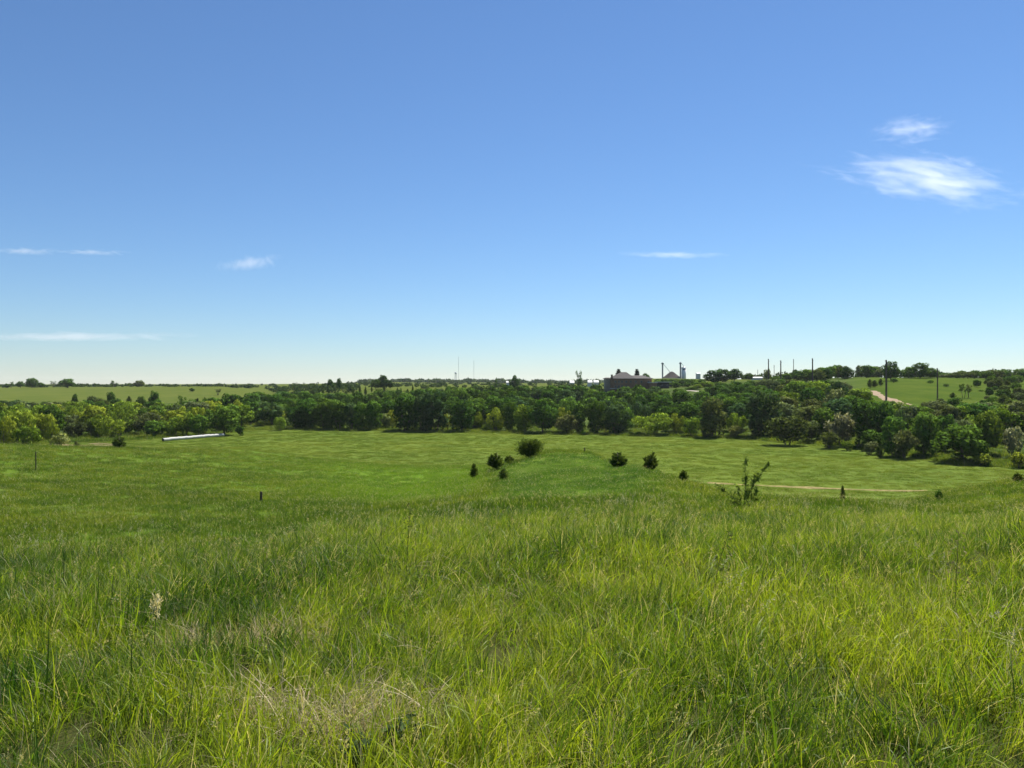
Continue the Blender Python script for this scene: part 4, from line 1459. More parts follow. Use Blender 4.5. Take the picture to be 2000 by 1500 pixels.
# ------------------------------------------------------------------ grain elevator
def elevator():
    D0 = 1000.0
    k = D0 / F

    def root_at(name, px, label, cat, dy=0, py=741.5, group=None):
        o = empty(name, ((px - 1000) * k * (D0 + dy) / D0, D0 + dy, zpix(py, D0)))
        return tag(o, label, cat, group)
    H = lambda py: (741.5 - py) * k
    for px, top, lab in ((1294, 708.5, 'left bucket-elevator leg with a slanting spout beside the cone'), (1329, 708, 'right bucket-elevator leg touching the concrete silo')):
        r = root_at('elevator_leg', px, lab, 'elevator leg', 0, 741.5, 'legs of the grain elevator')
        b = MB()
        b.box(-.85, -.12, -.5, .5, -2, H(top) - 1.6)
        b.box(.12, .85, -.5, .5, -2, H(top) - 1.6)
        for i in range(9):
            zz = i * (H(top) - 2) / 9
            b.box(-.12, .12, -.45, .45, zz, zz + .35)
        b.build('shaft', M_LEG, r)
        h = MB()
        h.box(-1.5, 1.5, -1, 1, H(top) - 1.597, H(top) - .5)
        h.lathe([(1.3, H(top) - .497), (1.0, H(top) + .2), (.3, H(top) + .5)], 10)
        h.build('head', M_LEG, r)
        s = MB()
        if px == 1294:
            s.tube([(1.2, 0, H(top) - 1.7), (9.5, 0, H(727))], [.3, .3], 8)
        else:
            s.tube([(1.2, 0, H(top) - 1.2), (4.5, 0, H(715.5))], [.22, .22], 8)
        s.build('spout', M_STEEL, r)
    r = root_at('cone_bin', 1312, 'low storage bin with a wide brown cone roof between the two legs', 'grain bin', 3)
    R_ = 17.5 * k
    b = MB()
    b.lathe([(R_ * .98, -2), (R_ * .98, H(738.2))], 40)
    b.build('wall', M_STEEL, r, False)
    b = MB()
    b.lathe([(R_ * 1.02, H(738.2) + .004), (R_ * .62, H(733)), (R_ * .22, H(727.2)), (R_ * .14, H(726)), (.5, H(725.5))], 40)
    b.build('roof', M_CONE, r, False)
    for i in range(20):
        a = i * 6.2832 / 20
        rb = MB()
        rb.tube([(math.cos(a) * R_ * 1.02, math.sin(a) * R_ * 1.02, H(738.2) + .12), (math.cos(a) * R_ * .22, math.sin(a) * R_ * .22, H(727.2) + .12)], [.12, .1], 4)
        rb.build('roof_rib', M_CONE, r)
    r = root_at('concrete_silo', 1335.4, 'pale concrete silo with a dark band near its top', 'silo', 2)
    R_ = 4.4 * k
    b = MB()
    b.lathe([(R_, -2), (R_, H(719))], 28)
    b.build('wall', M_CONCRETE, r, True)
    b = MB()
    b.lathe([(R_ * 1.08, H(719) + .003), (R_ * 1.08, H(718)), (R_ * .9, H(717.2)), (R_ * .35, H(716.6)), (R_ * .3, H(715.4)), (.1, H(715))], 28)
    b.build('cap', M_STEEL, r, True)
    b = MB()
    b.box(-R_ * .62, R_ * .62, -R_ * 1.04, -R_ * .7, H(722.8), H(721))
    b.build('sign_band', M_DARK, r)
    for px0, px1, top, lab in ((1322, 1325, 739.7, 'small white shed in front of the cone roof'), (1360, 1367, 728.5, 'tall pale bin building left of the three round oaks')):
        r = root_at('pale_shed', (px0 + px1) / 2, lab, 'shed', -12)
        hw = (px1 - px0) / 2 * k
        b = MB()
        b.box(-hw, hw, -3, 3, -2, H(top) - .8)
        b.build('wall', M_WHITE, r)
        b = MB()
        b.add([(-hw - .2, -3.2, H(top) - .797), (hw + .2, -3.2, H(top) - .797), (hw + .2, 3.2, H(top) - .797), (-hw - .2, 3.2, H(top) - .797), (-hw - .2, 0, H(top)), (hw + .2, 0, H(top))],
              [(3, 2, 1, 0), (0, 1, 5, 4), (2, 3, 4, 5), (1, 2, 5), (3, 0, 4)])
        b.build('roof', M_STEEL, r)


elevator()


def far_shed(px, D, wpx, top, label):
    x, y, z = at(px, D)
    h = max(1.7, zpix(top, D) - z)
    hw = wpx / F * D / 2
    r = empty('white_shed', (x, y, z))
    tag(r, label, 'shed')
    b = MB()
    b.box(-hw, hw, -4, 4, -2, h * .66)
    b.build('wall', M_WHITE, r)
    b = MB()
    b.add([(-hw - .3, -4.3, h * .66 + .003), (hw + .3, -4.3, h * .66 + .003), (hw + .3, 4.3, h * .66 + .003), (-hw - .3, 4.3, h * .66 + .003), (-hw - .3, 0, h), (hw + .3, 0, h)],
          [(3, 2, 1, 0), (0, 1, 5, 4), (2, 3, 4, 5), (1, 2, 5), (3, 0, 4)])
    b.build('roof', M_WHITE, r)


far_shed(996, 900, 14, 744, 'long white shed on the skyline below the round skyline tree')
far_shed(1117, 820, 8, 743, 'small white shed just left of the lone tall skyline tree')
far_shed(1152, 840, 8, 742.5, 'white shed right of the lone tall skyline tree')
far_shed(1164, 850, 9, 742.5, 'white shed midway between the lone tall tree and the house')
far_shed(1478, 640, 17, 736, 'long white-roofed shed right of the small tree by the three oaks')


# ------------------------------------------------------------------ water tower and masts
def tower():
    D0 = 2500.0
    k = D0 / F
    x, y, z = at(890, D0)
    zt = zpix(726.5, D0)
    r = empty('water_tower', (x, y, z))
    tag(r, 'tiny pale water tower on legs on the far skyline beside a thin mast', 'water tower')
    h = zt - z
    b = MB()
    b.lathe([(.5, h - 7.2), (2.6, h - 6), (3.4, h - 4.2), (3.4, h - 2), (2.2, h - .6), (.2, h)], 16)
    b.build('tank', M_CONCRETE, r, True)
    for i in range(4):
        a = math.pi / 4 + i * math.pi / 2
        l = MB()
        l.tube([(math.cos(a) * 4.2, math.sin(a) * 4.2, -1), (math.cos(a) * 3.1, math.sin(a) * 3.1, h - 4)], [.34, .3], 6)
        l.build('leg', M_STEEL, r)
    l = MB()
    l.tube([(0, 0, -1), (0, 0, h - 6.5)], [.5, .5], 8)
    l.build('riser', M_STEEL, r)
    for px, top, lab in ((895.5, 697, 'taller thin radio mast just right of the water tower'), (925.5, 704, 'fainter thin radio mast well right of the water tower')):
        x, y, z = at(px, D0 + 60)
        h = zpix(top, D0 + 60) - z
        m_ = empty('radio_mast', (x, y, z))
        tag(m_, lab, 'mast', 'radio masts on the far skyline')
        b = MB()
        for a in (0, 2.1, 4.2):
            b.tube([(math.cos(a) * .6, math.sin(a) * .6, -1), (math.cos(a) * .5, math.sin(a) * .5, h)], [.17, .14], 5)
        for i in range(24):
            zz = h * i / 24
            for a, a2 in ((0, 2.1), (2.1, 4.2), (4.2, 0)):
                b.tube([(math.cos(a) * .55, math.sin(a) * .55, zz), (math.cos(a2) * .55, math.sin(a2) * .55, zz + h / 24)], [.07, .07], 4)
        b.build('lattice', M_STEEL, m_)


tower()

# ------------------------------------------------------------------ grass
HID = bpy.data.collections.new('grass_sources')      # not linked to the scene: only instanced


def blades(rng, n, radius, L, W, lean=0.25, curl=0.5, segs=4, dead=0.06, windx=0.12):
    """strip blades; L, W = (min, max)"""
    a = rng.uniform(0, 6.28, n)
    r = radius * np.sqrt(rng.uniform(0, 1, n))
    bx, by = np.cos(a) * r, np.sin(a) * r
    ln = rng.uniform(L[0], L[1], n)
    wd = rng.uniform(W[0], W[1], n)
    az = rng.uniform(0, 6.28, n)
    le = np.abs(rng.normal(0, lean, n)) + 0.03
    cu = np.abs(rng.normal(0, curl, n)) + 0.08
    dd = (rng.uniform(0, 1, n) < dead).astype(float)
    rn = rng.uniform(0, 1, n)
    tw = az + math.pi / 2 + rng.normal(0, .6, n)
    sx, sy = np.cos(tw), np.sin(tw)
    V_, A_ = [], []
    px_, py_, pz_ = bx.copy(), by.copy(), np.full(n, -0.03)
    for s in range(segs + 1):
        u = s / segs
        w_ = wd * (0.75 + .5 * u if u < .35 else (0.925) * (1 - ((u - .35) / .65) ** 1.7)) * .5
        if s < segs:
            V_.append(np.stack([px_ - sx * w_, py_ - sy * w_, pz_], 1))
            V_.append(np.stack([px_ + sx * w_, py_ + sy * w_, pz_], 1))
            A_ += [np.stack([rn, np.full(n, u), dd], 1)] * 2
        else:
            V_.append(np.stack([px_, py_, pz_], 1))
            A_.append(np.stack([rn, np.full(n, u), dd], 1))
        th = le + cu * 1.6 * u ** 1.6
        st = ln / segs
        px_ = px_ + np.sin(th) * np.cos(az) * st + windx * u * st
        py_ = py_ + np.sin(th) * np.sin(az) * st
        pz_ = pz_ + np.cos(th) * st
    V_ = np.stack(V_, 1)
    A_ = np.stack(A_, 1)
    m_ = V_.shape[1]
    base = (np.arange(n) * m_)[:, None]
    quads = np.concatenate([base + np.array([[2 * s, 2 * s + 1, 2 * s + 3, 2 * s + 2]]) for s in range(segs - 1)])
    tris = base + np.array([[2 * segs - 2, 2 * segs - 1, 2 * segs]])
    return V_.reshape(-1, 3), quads, tris, A_.reshape(-1, 3)


def merge(parts):
    V_, Qd, T_, A_ = [], [], [], []
    o = 0
    for v_, q_, t_, a_ in parts:
        V_.append(v_)
        Qd.append(q_ + o)
        T_.append(t_ + o)
        A_.append(a_)
        o += len(v_)
    return np.concatenate(V_), np.concatenate(Qd), np.concatenate(T_), np.concatenate(A_)


def seed_head(rng, n, h=(.45, .75), spread=.2, head=.09):
    """thin stems with a drooping pale panicle"""
    V_, T_, A_ = [], [], []
    for i in range(n):
        a = rng.uniform(0, 6.28)
        p = np.array([math.cos(a), math.sin(a), 0]) * spread * math.sqrt(rng.uniform(0, 1))
        H = rng.uniform(*h)
        d = np.array([rng.normal(.1, .16), rng.normal(0, .16), 1])
        top = p + d * H
        wv = np.array([.0016, 0, 0])
        o = len(V_)
        V_ += [p - wv * 1.3, p + wv * 1.3, top + wv]
        T_.append((o, o + 1, o + 2))
        A_ += [(.8, .5, .75)] * 3
        bend = np.array([rng.normal(.03, .02), rng.normal(0, .02), -.012])
        for k in range(26):
            u = rng.uniform(0, 1)
            c = p + d * H * (.80 + .20 * u) + bend * u * u
            c = c + rng.normal(0, 1, 3) * np.array([1, 1, .35]) * head * .16 * (1.1 - u)
            e = np.array([rng.normal(0, .5), rng.normal(0, .5), rng.normal(.4, .6)])
            e = e / np.linalg.norm(e) * rng.uniform(.010, .022)
            b = np.cross(e, rng.normal(0, 1, 3))
            b = b / np.linalg.norm(b) * .0034
            o = len(V_)
            V_ += [c - b, c + b, c + e]
            T_.append((o, o + 1, o + 2))
            A_ += [(rng.uniform(.4, 1), .9, .85)] * 3
    return np.array(V_), np.zeros((0, 4), int), np.array(T_), np.array(A_, float)


def source(name, parts, mat):
    v_, q_, t_, a_ = merge(parts)
    me = np_mesh(name, v_, [q_, t_], mat, {'bl': a_})
    o = bpy.data.objects.new(name, me)
    return o


def scatter(name, srcs, pts, rot, scl, idx, label, lush_shade=None):
    """one 'stuff' object: a point for every tuft, geometry nodes put the tufts there"""
    cl = bpy.data.collections.new(name + '_tufts')
    for i, s in enumerate(srcs):
        s.name = f'{name}_tuft_{chr(97 + i)}'
        cl.objects.link(s)
    me = bpy.data.meshes.new(name)
    me.vertices.add(len(pts))
    me.vertices.foreach_set('co', np.asarray(pts, np.float32).ravel())
    a = me.attributes.new('rot', 'FLOAT_VECTOR', 'POINT')
    a.data.foreach_set('vector', np.asarray(rot, np.float32).ravel())
    a = me.attributes.new('scl', 'FLOAT_VECTOR', 'POINT')
    a.data.foreach_set('vector', np.asarray(scl, np.float32).ravel())
    a = me.attributes.new('idx', 'INT', 'POINT')
    a.data.foreach_set('value', np.asarray(idx, np.int32))
    a = me.attributes.new('lush_shade', 'FLOAT', 'POINT')
    a.data.foreach_set('value', np.asarray(lush_shade if lush_shade is not None else np.zeros(len(pts)), np.float32))
    o = link(bpy.data.objects.new(name, me))
    tree = bpy.data.node_groups.new(name, 'GeometryNodeTree')
    tree.interface.new_socket('Geometry', in_out='INPUT', socket_type='NodeSocketGeometry')
    tree.interface.new_socket('Geometry', in_out='OUTPUT', socket_type='NodeSocketGeometry')
    gi = tree.nodes.new('NodeGroupInput')
    go = tree.nodes.new('NodeGroupOutput')
    ci = tree.nodes.new('GeometryNodeCollectionInfo')
    ci.inputs['Collection'].default_value = cl
    ci.inputs['Separate Children'].default_value = True
    ci.inputs['Reset Children'].default_value = True
    ip = tree.nodes.new('GeometryNodeInstanceOnPoints')
    ip.inputs['Pick Instance'].default_value = True

    def na(n_, ty):
        q_ = tree.nodes.new('GeometryNodeInputNamedAttribute')
        q_.data_type = ty
        q_.inputs['Name'].default_value = n_
        return q_.outputs['Attribute']
    L = tree.links.new
    L(gi.outputs[0], ip.inputs['Points'])
    L(ci.outputs[0], ip.inputs['Instance'])
    L(na('idx', 'INT'), ip.inputs['Instance Index'])
    L(na('rot', 'FLOAT_VECTOR'), ip.inputs['Rotation'])
    L(na('scl', 'FLOAT_VECTOR'), ip.inputs['Scale'])
    L(ip.outputs[0], go.inputs[0])
    md = o.modifiers.new('tufts', 'NODES')
    md.node_group = tree
    tag(o, label, 'grass', kind='stuff')
    return o


def polar_points(rng, d0, d1, dens, half=0.80, pxr=None):
    """points over the wedge in view; dens(D) per square metre"""
    out_ = []
    edges = np.exp(np.linspace(math.log(d0), math.log(d1), 40))
    for a, b in zip(edges[:-1], edges[1:]):
        pad = 4.0 if b < 60 else 8.0
        wdt = half * (a + b) + 2 * pad
        n = rng.poisson(dens((a + b) / 2) * wdt * (b - a))
        y = rng.uniform(a, b, n)
        x = rng.uniform(-1, 1, n) * (half * y + pad)
        out_.append(np.stack([x, y], 1))
    p = np.concatenate(out_)
    return p[:, 0], p[:, 1]


def slope_rot(x, y, rng, yaw, tilt=.12):
    n = len(x)
    return np.stack([rng.normal(0, tilt, n), rng.normal(0, tilt, n), yaw], 1)


M_TALL = blade_mat('tall_grass', (0.020, 0.058, 0.007), (0.096, 0.165, 0.011), (0.240, 0.292, 0.018), (0.46, 0.40, 0.23), 0.6, trans=.54, gloss=.014, rough=.5)
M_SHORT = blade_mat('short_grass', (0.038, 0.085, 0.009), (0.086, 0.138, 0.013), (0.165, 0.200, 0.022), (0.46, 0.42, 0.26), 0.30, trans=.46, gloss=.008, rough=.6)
M_FIELD = blade_mat('field_grass', (0.078, 0.128, 0.016), (0.114, 0.162, 0.022), (0.168, 0.202, 0.034), (0.40, 0.36, 0.20), 0.05, trans=.46, gloss=.004, rough=.6, rnd=.30)
M_DRY = blade_mat('dry_grass', (0.10, 0.08, 0.04), (0.2, 0.16, 0.08), (0.3, 0.25, 0.14), (0.50, 0.41, 0.26), 0.6, trans=.25, gloss=.02, rough=.5)
M_SEED = blade_mat('seed_heads', (.10, .12, .04), (.15, .16, .07), (.2, .2, .1), (.52, .50, .38), 0.6, trans=.3, gloss=.01, rough=.6)

rng = np.random.RandomState(77)


def cut(x, y, m_):
    return x[m_], y[m_]


def crest_of(x, y):
    return np.interp(x / y * F + 1000, CR_PX, CR_D)


# tall brome in the foreground
tallsrc = []
for i in range(8):
    parts = [blades(rng, 34, .18, (.20, .46), (.004, .008), .27, .55, 4, .04),
             blades(rng, 34, .22, (.10, .30), (.003, .006), .40, .75, 3, .08),
             blades(rng, 9, .16, (.25, .58), (.003, .005), .55, 1.0, 5, .35),
             blades(rng, 5, .12, (.40, .66), (.007, .011), .25, 1.3, 6, .0)]
    if i >= 7:
        parts.append(seed_head(rng, 1))
    tallsrc.append(source('tuft', parts, M_TALL))
for i in range(2):        # broad-leaved weeds among the blades
    tallsrc.append(source('tuft', [blades(rng, 22, .10, (.12, .28), (.016, .032), .55, .7, 4, .0), blades(rng, 14, .2, (.1, .3), (.003, .006), .4, .7, 3, .05)], M_TALL))
x, y = polar_points(rng, .4, 46, lambda d: 42 if d < 7 else (32 if d < 14 else (21 if d < 24 else 14)))
keep = (y < crest_of(x, y) + rng.normal(0, 2.2, len(x))) & (np.hypot(x, y) > 1.25)
x, y = cut(x, y, keep)
# lodged or trampled hollows hold less green grass
HOLES = [(690, 1390, .18), (750, 1370, .30), (515, 1355, .14), (395, 1238, .3), (560, 1230, .25)]


def hole_xy(px, py):
    D = 3.0
    for _ in range(30):
        z_ = float(ground((px - 1000) / F * D, D)) + .12
        D = D + .5 * ((EYE - z_) / ((py - 750) / F) - D)
    return (px - 1000) / F * D, D


HX = [(hole_xy(a, b), r) for a, b, r in HOLES]
hm = np.zeros(len(x))
for (hx, hy), r in HX:
    hm = np.maximum(hm, np.exp(-(((x - hx) / r) ** 2 + ((y - hy) / (r * .8)) ** 2)))
keep = rng.uniform(0, 1, len(x)) > hm * .78
x, y, hm = x[keep], y[keep], hm[keep]
pv = np.sin(x * .9 + 1.3 + np.sin(y * .4)) * np.sin(y * .7 + .4 + np.sin(x * .5)) + .6 * np.sin(x * 2.1 - y * 1.3)
sc = (.88 + .16 * pv + rng.normal(0, .17, len(x))) * (1 - .45 * hm) * np.clip(.72 + y * .02, .72, 1.0)
sc = np.clip(sc * .90, .58, 1.25)
yaw = rng.normal(0, 1.0, len(x)) + .5 * np.sin(x * .35)
scl = np.stack([sc * np.clip(1 + y * .012, 1, 1.35)] * 2 + [sc], 1)
rt = slope_rot(x, y, rng, yaw, .20)
rt[:, 1] += .16 + .14 * np.sin(x * .8 + y * .3)
scatter('tall_grass', tallsrc, np.stack([x, y, ground(x, y)], 1), rt, scl, np.where(rng.uniform(0, 1, len(x)) < .05, rng.randint(8, 10, len(x)), rng.randint(0, 8, len(x))), 'tall green and yellow-green meadow grass covering the near hilltop')
print('tall', len(x))

# dry straw: all over thinly, thick in the hollows
drysrc = []
for i in range(5):
    parts = [blades(rng, 34, .26, (.15, .45), (.002, .0045), 1.0, .7, 4, 1.0), blades(rng, 12, .2, (.2, .5), (.003, .006), .7, 1.2, 5, .8)]
    drysrc.append(source('tuft', parts, M_DRY))
x, y = polar_points(rng, .5, 40, lambda d: 1.3 if d < 12 else .7)
keep = (y < crest_of(x, y)) & (np.hypot(x, y) > 1.3) & (np.sin(x * 1.7 + 2) + np.sin(y * 1.1 + x * .5) + rng.normal(0, .7, len(x)) > .2)
x, y = cut(x, y, keep)
for (hx, hy), r in HX:
    n = int(90 * r * r) + 8
    x = np.concatenate([x, rng.normal(hx, r * .7, n)])
    y = np.concatenate([y, rng.normal(hy, r * .55, n)])
sc = rng.uniform(.6, 1.15, len(x))
scatter('dry_grass', drysrc, np.stack([x, y, ground(x, y)], 1), slope_rot(x, y, rng, rng.uniform(0, 6.28, len(x)), .25), np.stack([sc, sc, sc * .8], 1), rng.randint(0, 5, len(x)), 'pale dead straw tangled low between the green blades')

# seed heads thick along the brow, thin elsewhere
ssrc = [source('tuft', [seed_head(rng, 7, (.4, .72), .3, .10)], M_SEED) for i in range(4)]
x, y = polar_points(rng, 4, 60, lambda d: 2.6)
cr_ = crest_of(x, y)
pxx = x / y * F + 1000
keep = rng.uniform(0, 1, len(x)) < .015 + (.02 + .24 * np.clip(np.sin(pxx * .021 + 1.2) + np.sin(x * .8 + y * .5), 0, 1)) * np.exp(-((y - cr_ * .97) / (cr_ * .15)) ** 2)
x, y = cut(x, y, keep)
sc = rng.uniform(.75, 1.2, len(x))
scatter('seed_heads', ssrc, np.stack([x, y, ground(x, y)], 1), slope_rot(x, y, rng, rng.normal(0, .8, len(x)), .15), np.stack([sc, sc, sc], 1), rng.randint(0, 4, len(x)), 'pale feathery seed heads nodding along the brow of the near hill')

# short grass on the slopes and the knoll
shortsrc = []
for i in range(6):
    parts = [blades(rng, 90, .55, (.12, .30), (.010, .018), .35, .5, 3, .05)]
    if i == 5:
        parts.append(seed_head(rng, 5, (.3, .5), .4, .12))
    shortsrc.append(source('tuft', parts, M_SHORT))
x, y = polar_points(rng, 14, 205, lambda d: 3.4 if d < 40 else (2.0 if d < 80 else (.9 if d < 130 else .5)))
g_ = ground(x, y) - EYE
keep = (y > crest_of(x, y) - 3 + rng.normal(0, 2, len(x))) & (g_ > -19.3)
x, y = cut(x, y, keep)
pxx = x / y * F + 1000
lush_shade = np.exp(-((pxx - 830) / 230.0) ** 2) * smooth01(y, 40, 75) * (1 - smooth01(pxx, 930, 990)) * .9 - smooth01(pxx, 930, 1010) * (1 - smooth01(pxx, 1230, 1330)) * smooth01(y, 30, 48) * (1 - smooth01(y, 92, 102)) * .85  # above zero lush swale grass, below zero painted shade on the knoll's near side
s0 = np.interp(y, [14, 40, 80, 200], [.9, 1.1, 1.5, 2.1])
tf = np.sin(x * .23 + 1) * np.sin(y * .19 + 2) + .7 * np.sin(x * .61 - y * .37)
sc = s0 * rng.uniform(.7, 1.3, len(x)) * (1 + .18 * tf)
scatter('hillside_grass', shortsrc, np.stack([x, y, ground(x, y)], 1), slope_rot(x, y, rng, rng.uniform(0, 6.28, len(x)), .1), np.stack([sc, sc, (sc * .62 + .25) * (1 + .45 * np.minimum(lush_shade, 0))], 1), rng.randint(0, 6, len(x)), 'shorter green grass on the side slopes and the knoll', lush_shade)
print('short', len(x))

# valley field
fsrc = [source('tuft', [blades(rng, 110, 1.0, (.14, .32), (.02, .04), .4, .5, 2, .05)], M_FIELD) for i in range(4)]
x, y = polar_points(rng, 140, 352, lambda d: .50)
g_ = ground(x, y) - EYE
pxx = x / y * F + 1000
keep = (g_ < -18.6) & (y < np.interp(pxx, WD_PX, WD_D) + 6)
tr_ = np.interp(pxx, [1380, 1430, 1520, 1620, 1720, 1815], [163, 160, 156, 153, 150, 147.5])
keep &= ~((np.abs(y - tr_) < 1.6) & (pxx > 1370) & (pxx < 1820))
x, y = cut(x, y, keep)
sc = rng.uniform(1.0, 1.7, len(x))
scatter('field_grass', fsrc, np.stack([x, y, ground(x, y)], 1), slope_rot(x, y, rng, rng.uniform(0, 6.28, len(x)), .05), np.stack([sc, sc, rng.uniform(.5, .9, len(x))], 1), rng.randint(0, 4, len(x)), 'yellowish hay grass covering the flat valley field')
print('field', len(x))

# rank growth along the foot of the trees
esrc = [source('tuft', [blades(rng, 60, .8, (.5, 1.3), (.03, .06), .4, .6, 3, .04)], M_SHORT) for i in range(3)]
n = 6500
pxx = rng.uniform(-20, 2060, n)
dd = np.interp(pxx, WD_PX, WD_D) + np.where(rng.uniform(0, 1, n) < .35, rng.normal(-1, 3, n), rng.uniform(0, 42, n))
x, y = (pxx - 1000) / F * dd, dd
sc = rng.uniform(.5, 1.2, n)
scatter('rank_weeds', esrc, np.stack([x, y, ground(x, y)], 1), slope_rot(x, y, rng, rng.uniform(0, 6.28, n), .1), np.stack([sc * 1.3, sc * 1.3, sc], 1), rng.randint(0, 3, n), 'rank weeds and tall grass under and along the foot of the field-edge trees')


# ------------------------------------------------------------------ single weeds in the foreground
M_STALK = solid('dark_stalk', (0.055, 0.055, 0.03), 0.9, 0.3, 8)
M_SAGE = leaf_mat('sage_leaf', .3, .0)


def stalk(px, py, h, label, lean=.0, dead=False):
    hx, hy = hole_xy(px, py)
    z = float(ground(hx, hy))
    root = empty('weed_stalk', (hx, hy, z))
    tag(root, label, 'weed', 'tall weeds above the grass')
    rg = np.random.RandomState(int(px))
    b = MB()
    b.tube([(0, 0, -.05), (lean * .35, 0, h * .5), (lean, 0, h)], [.0035, .003, .0015], 6)
    b.build('stem', M_STALK if not dead else M_STRAW, root)
    P, Q = [], []
    for i in range(46):
        u = rg.uniform(.3, 1)
        a = rg.uniform(0, 6.28)
        l = .09 * (1.15 - u) + .02
        P.append((lean * u + math.cos(a) * l, math.sin(a) * l, h * u + .03))
        Q.append((math.cos(a) * .5, math.sin(a) * .5, .8))
    v_, f_, r_ = leaf_quads(np.array(P), np.array(Q), .022, rg, .5, .4)
    o = link(bpy.data.objects.new('leaves', np_mesh('leaves', v_, [f_], M_LEAF, {'rnd': r_})), root)
    o.color = (0.25, 0.22, 0.12, 1) if dead else (0.05, 0.065, 0.03, 1)


stalk(793, 1110, .80, 'tall dark weed stalk left of centre at the brow of the hill', .05)
stalk(1392, 1140, .62, 'dark leaning weed stalk in the grass below the forked cedar', .16)
stalk(1865, 1190, .75, 'slim pale-topped weed stalk in the grass near the right edge', .03, True)


def sage(px, py, s, label):
    hx, hy = hole_xy(px, py)
    z = float(ground(hx, hy))
    root = empty('sage_plant', (hx, hy, z))
    tag(root, label, 'plant', 'grey-green sage plants in the straw')
    rg = np.random.RandomState(int(px) + 3)
    P, Q = [], []
    for i in range(7):
        a = rg.uniform(0, 6.28)
        q_ = rg.uniform(.02, .10) * s
        hh = rg.uniform(.22, .34) * s
        tip = Vector((math.cos(a) * q_ * 2, math.sin(a) * q_ * 2, hh))
        b = MB()
        b.tube([(math.cos(a) * q_ * .4, math.sin(a) * q_ * .4, -.03), tip], [.004, .002], 5)
        b.build('stem', M_STALK, root)
        for k in range(26):
            u = rg.uniform(.35, 1.02)
            a2 = rg.uniform(0, 6.28)
            P.append((tip.x * u + math.cos(a2) * .028, tip.y * u + math.sin(a2) * .028, hh * u))
            Q.append((math.cos(a2) * .4, math.sin(a2) * .4, .9))
    v_, f_, r_ = leaf_quads(np.array(P), np.array(Q), .024, rg, .4, .38)
    o = link(bpy.data.objects.new('leaves', np_mesh('leaves', v_, [f_], M_SAGE, {'rnd': r_})), root)
    o.color = (0.070, 0.105, 0.045, 1)


sage(700, 1452, .55, 'bluish-green leafy plant at the left foot of the dead straw patch')
sage(778, 1425, .6, 'grey-green leafy plant at the right foot of the dead straw patch')

# cream seed tuft that stands out on the left
hx, hy = hole_xy(300, 1262)
root = empty('cream_seed_tuft', (hx, hy, float(ground(hx, hy))))
tag(root, 'single bright cream fluffy seed tuft in the grass on the left', 'seed tuft')
b = MB()
b.tube([(0, 0, 0), (.01, 0, .22), (.02, 0, .40)], [.003, .003, .002], 5)
b.build('stem', M_STALK, root)
rg = np.random.RandomState(2)
P = rg.normal(size=(160, 3)) * np.array([.022, .022, .045]) + np.array([.02, 0, .42])
v_, f_, r_ = leaf_quads(P, rg.normal(size=(160, 3)), .018, rg, 1, .25, up=(0, 0, 1))
o = link(bpy.data.objects.new('fluff', np_mesh('fluff', v_, [f_], M_LEAF, {'rnd': r_})), root)
o.color = (0.62, 0.56, 0.36, 1)


# ------------------------------------------------------------------ clouds: thin vapour high above the haze
def cloud_mat(name, dens, scale, lo, hi, seed, stretch=(1, 1, 1)):
    m, t, out = new_mat(name)
    tc = N(t, 'ShaderNodeTexCoord')
    mp = N(t, 'ShaderNodeMapping')
    mp.inputs['Scale'].default_value = stretch
    mp.inputs['Location'].default_value = (seed * 3.7, seed * 1.3, seed * 2.1)
    t.links.new(tc.outputs['Object'], mp.inputs['Vector'])
    n1 = N(t, 'ShaderNodeTexNoise')
    n1.inputs['Scale'].default_value = scale
    n1.inputs['Detail'].default_value = 9
    n1.inputs['Roughness'].default_value = .66
    n1.inputs['Distortion'].default_value = .6
    t.links.new(mp.outputs[0], n1.inputs['Vector'])
    vl = N(t, 'ShaderNodeVectorMath', operation='LENGTH')
    t.links.new(tc.outputs['Object'], vl.inputs[0])
    fall = ramp(t, vl.outputs['Value'], [(0.15, 0.0), (1.0, 1.0)])
    k = mathn(t, 'SUBTRACT', n1.outputs['Fac'], mathn(t, 'MULTIPLY', fall, .34))
    mr = N(t, 'ShaderNodeMapRange')
    mr.inputs['From Min'].default_value = lo
    mr.inputs['From Max'].default_value = hi
    t.links.new(k, mr.inputs['Value'])
    d = mathn(t, 'MULTIPLY', mr.outputs[0], dens)
    s = N(t, 'ShaderNodeVolumeScatter')
    s.inputs['Color'].default_value = (1, 1, 1, 1)
    s.inputs['Anisotropy'].default_value = .35
    t.links.new(d, s.inputs['Density'])
    t.links.new(s.outputs[0], out.inputs['Volume'])
    return m


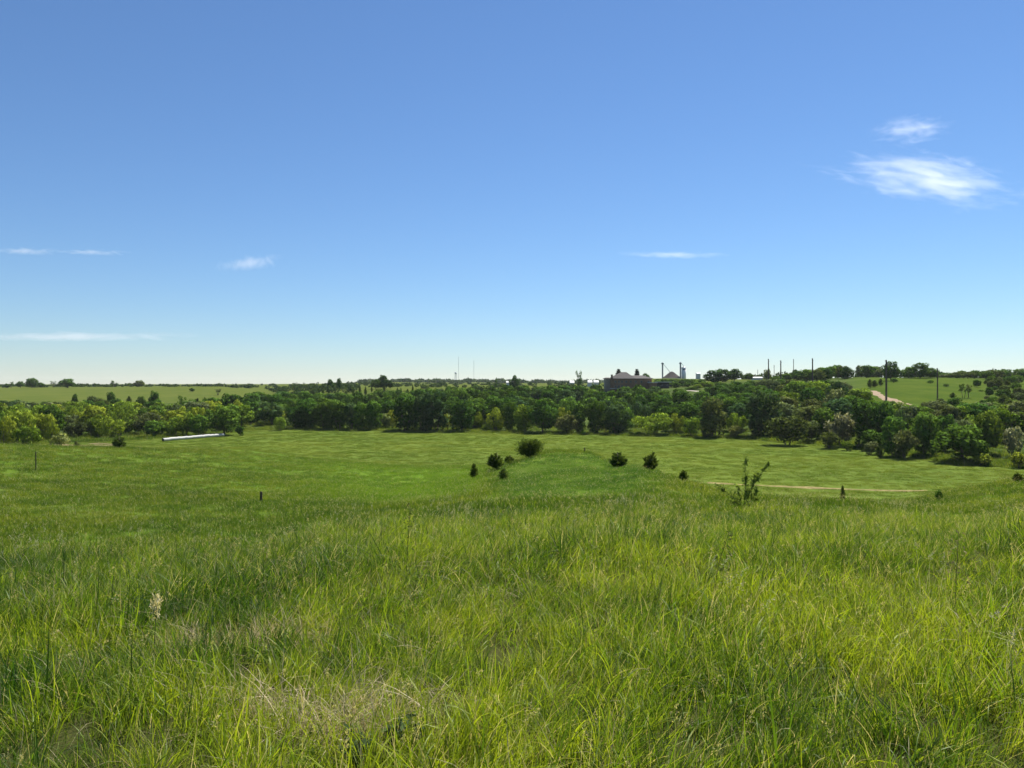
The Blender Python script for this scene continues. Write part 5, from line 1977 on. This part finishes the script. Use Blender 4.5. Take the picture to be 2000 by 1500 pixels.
def cloud(px, py, wpx, hpx, D, thick, mat, label, tilt=0.0):
    import bmesh
    bm = bmesh.new()
    bmesh.ops.create_icosphere(bm, subdivisions=3, radius=1)
    for v_ in bm.verts:
        c = v_.co
        c *= 1 - .13 * (math.sin(c.x * 5 + px) * math.sin(c.z * 4 + py) + math.sin(c.y * 6 + px * .3)) ** 2 * .5
    me = bpy.data.meshes.new('cloud')
    bm.to_mesh(me)
    bm.free()
    me.materials.append(mat)
    o = link(bpy.data.objects.new('cloud', me))
    o.location = ((px - 1000) / F * D, D, zpix(py, D))
    o.scale = (wpx / F * D / 2, thick, hpx / F * D / 2)
    o.rotation_euler = (0, tilt, 0)
    tag(o, label, 'cloud', 'thin white clouds')


CL1 = cloud_mat('cloud_wisp_large', .0062, 3.4, .37, .70, 1, (1.0, 1, 1.1))
CL2 = cloud_mat('cloud_wisp_small', .0045, 2.6, .36, .70, 5, (1.0, 1, 1.0))
CL3 = cloud_mat('cloud_streak', .0036, 1.6, .28, .66, 9, (2.2, 1, .35))
cloud(1816, 352, 600, 150, 5200, 230, CL1, 'largest torn white cloud in the right part of the sky', .16)
cloud(1776, 254, 230, 80, 5200, 160, CL2, 'small torn cloud just above the largest one', -.05)
cloud(1305, 497, 270, 16, 6500, 140, CL3, 'thin white streak of cloud right of centre', .02)
cloud(480, 514, 160, 36, 6500, 140, CL3, 'faint small puff of cloud in the left half of the sky', -.12)
cloud(40, 490, 170, 17, 6500, 140, CL3, 'short thin streak of cloud touching the left edge', .02)
cloud(168, 492, 200, 11, 6500, 140, CL3, 'thin streak of cloud right of the one touching the left edge', .02)
cloud(110, 657, 620, 26, 7500, 200, CL3, 'long low pale band of cloud above the left skyline', 0)

# ------------------------------------------------------------------ haze
HAZE = 0.000032
if HAZE > 0:
    b = MB()
    b.box(-5150, 5150, -5150, 5150, float(V[:, 2].min()) - 1.0, 62.0)
    m, t, out = new_mat('haze_air')
    pv_ = N(t, 'ShaderNodeVolumePrincipled')
    pv_.inputs['Color'].default_value = (.86, .92, 1, 1)
    pv_.inputs['Density'].default_value = HAZE
    pv_.inputs['Anisotropy'].default_value = .2
    t.links.new(pv_.outputs[0], out.inputs['Volume'])
    hz = b.build('haze', m)
    tag(hz, kind='stuff')
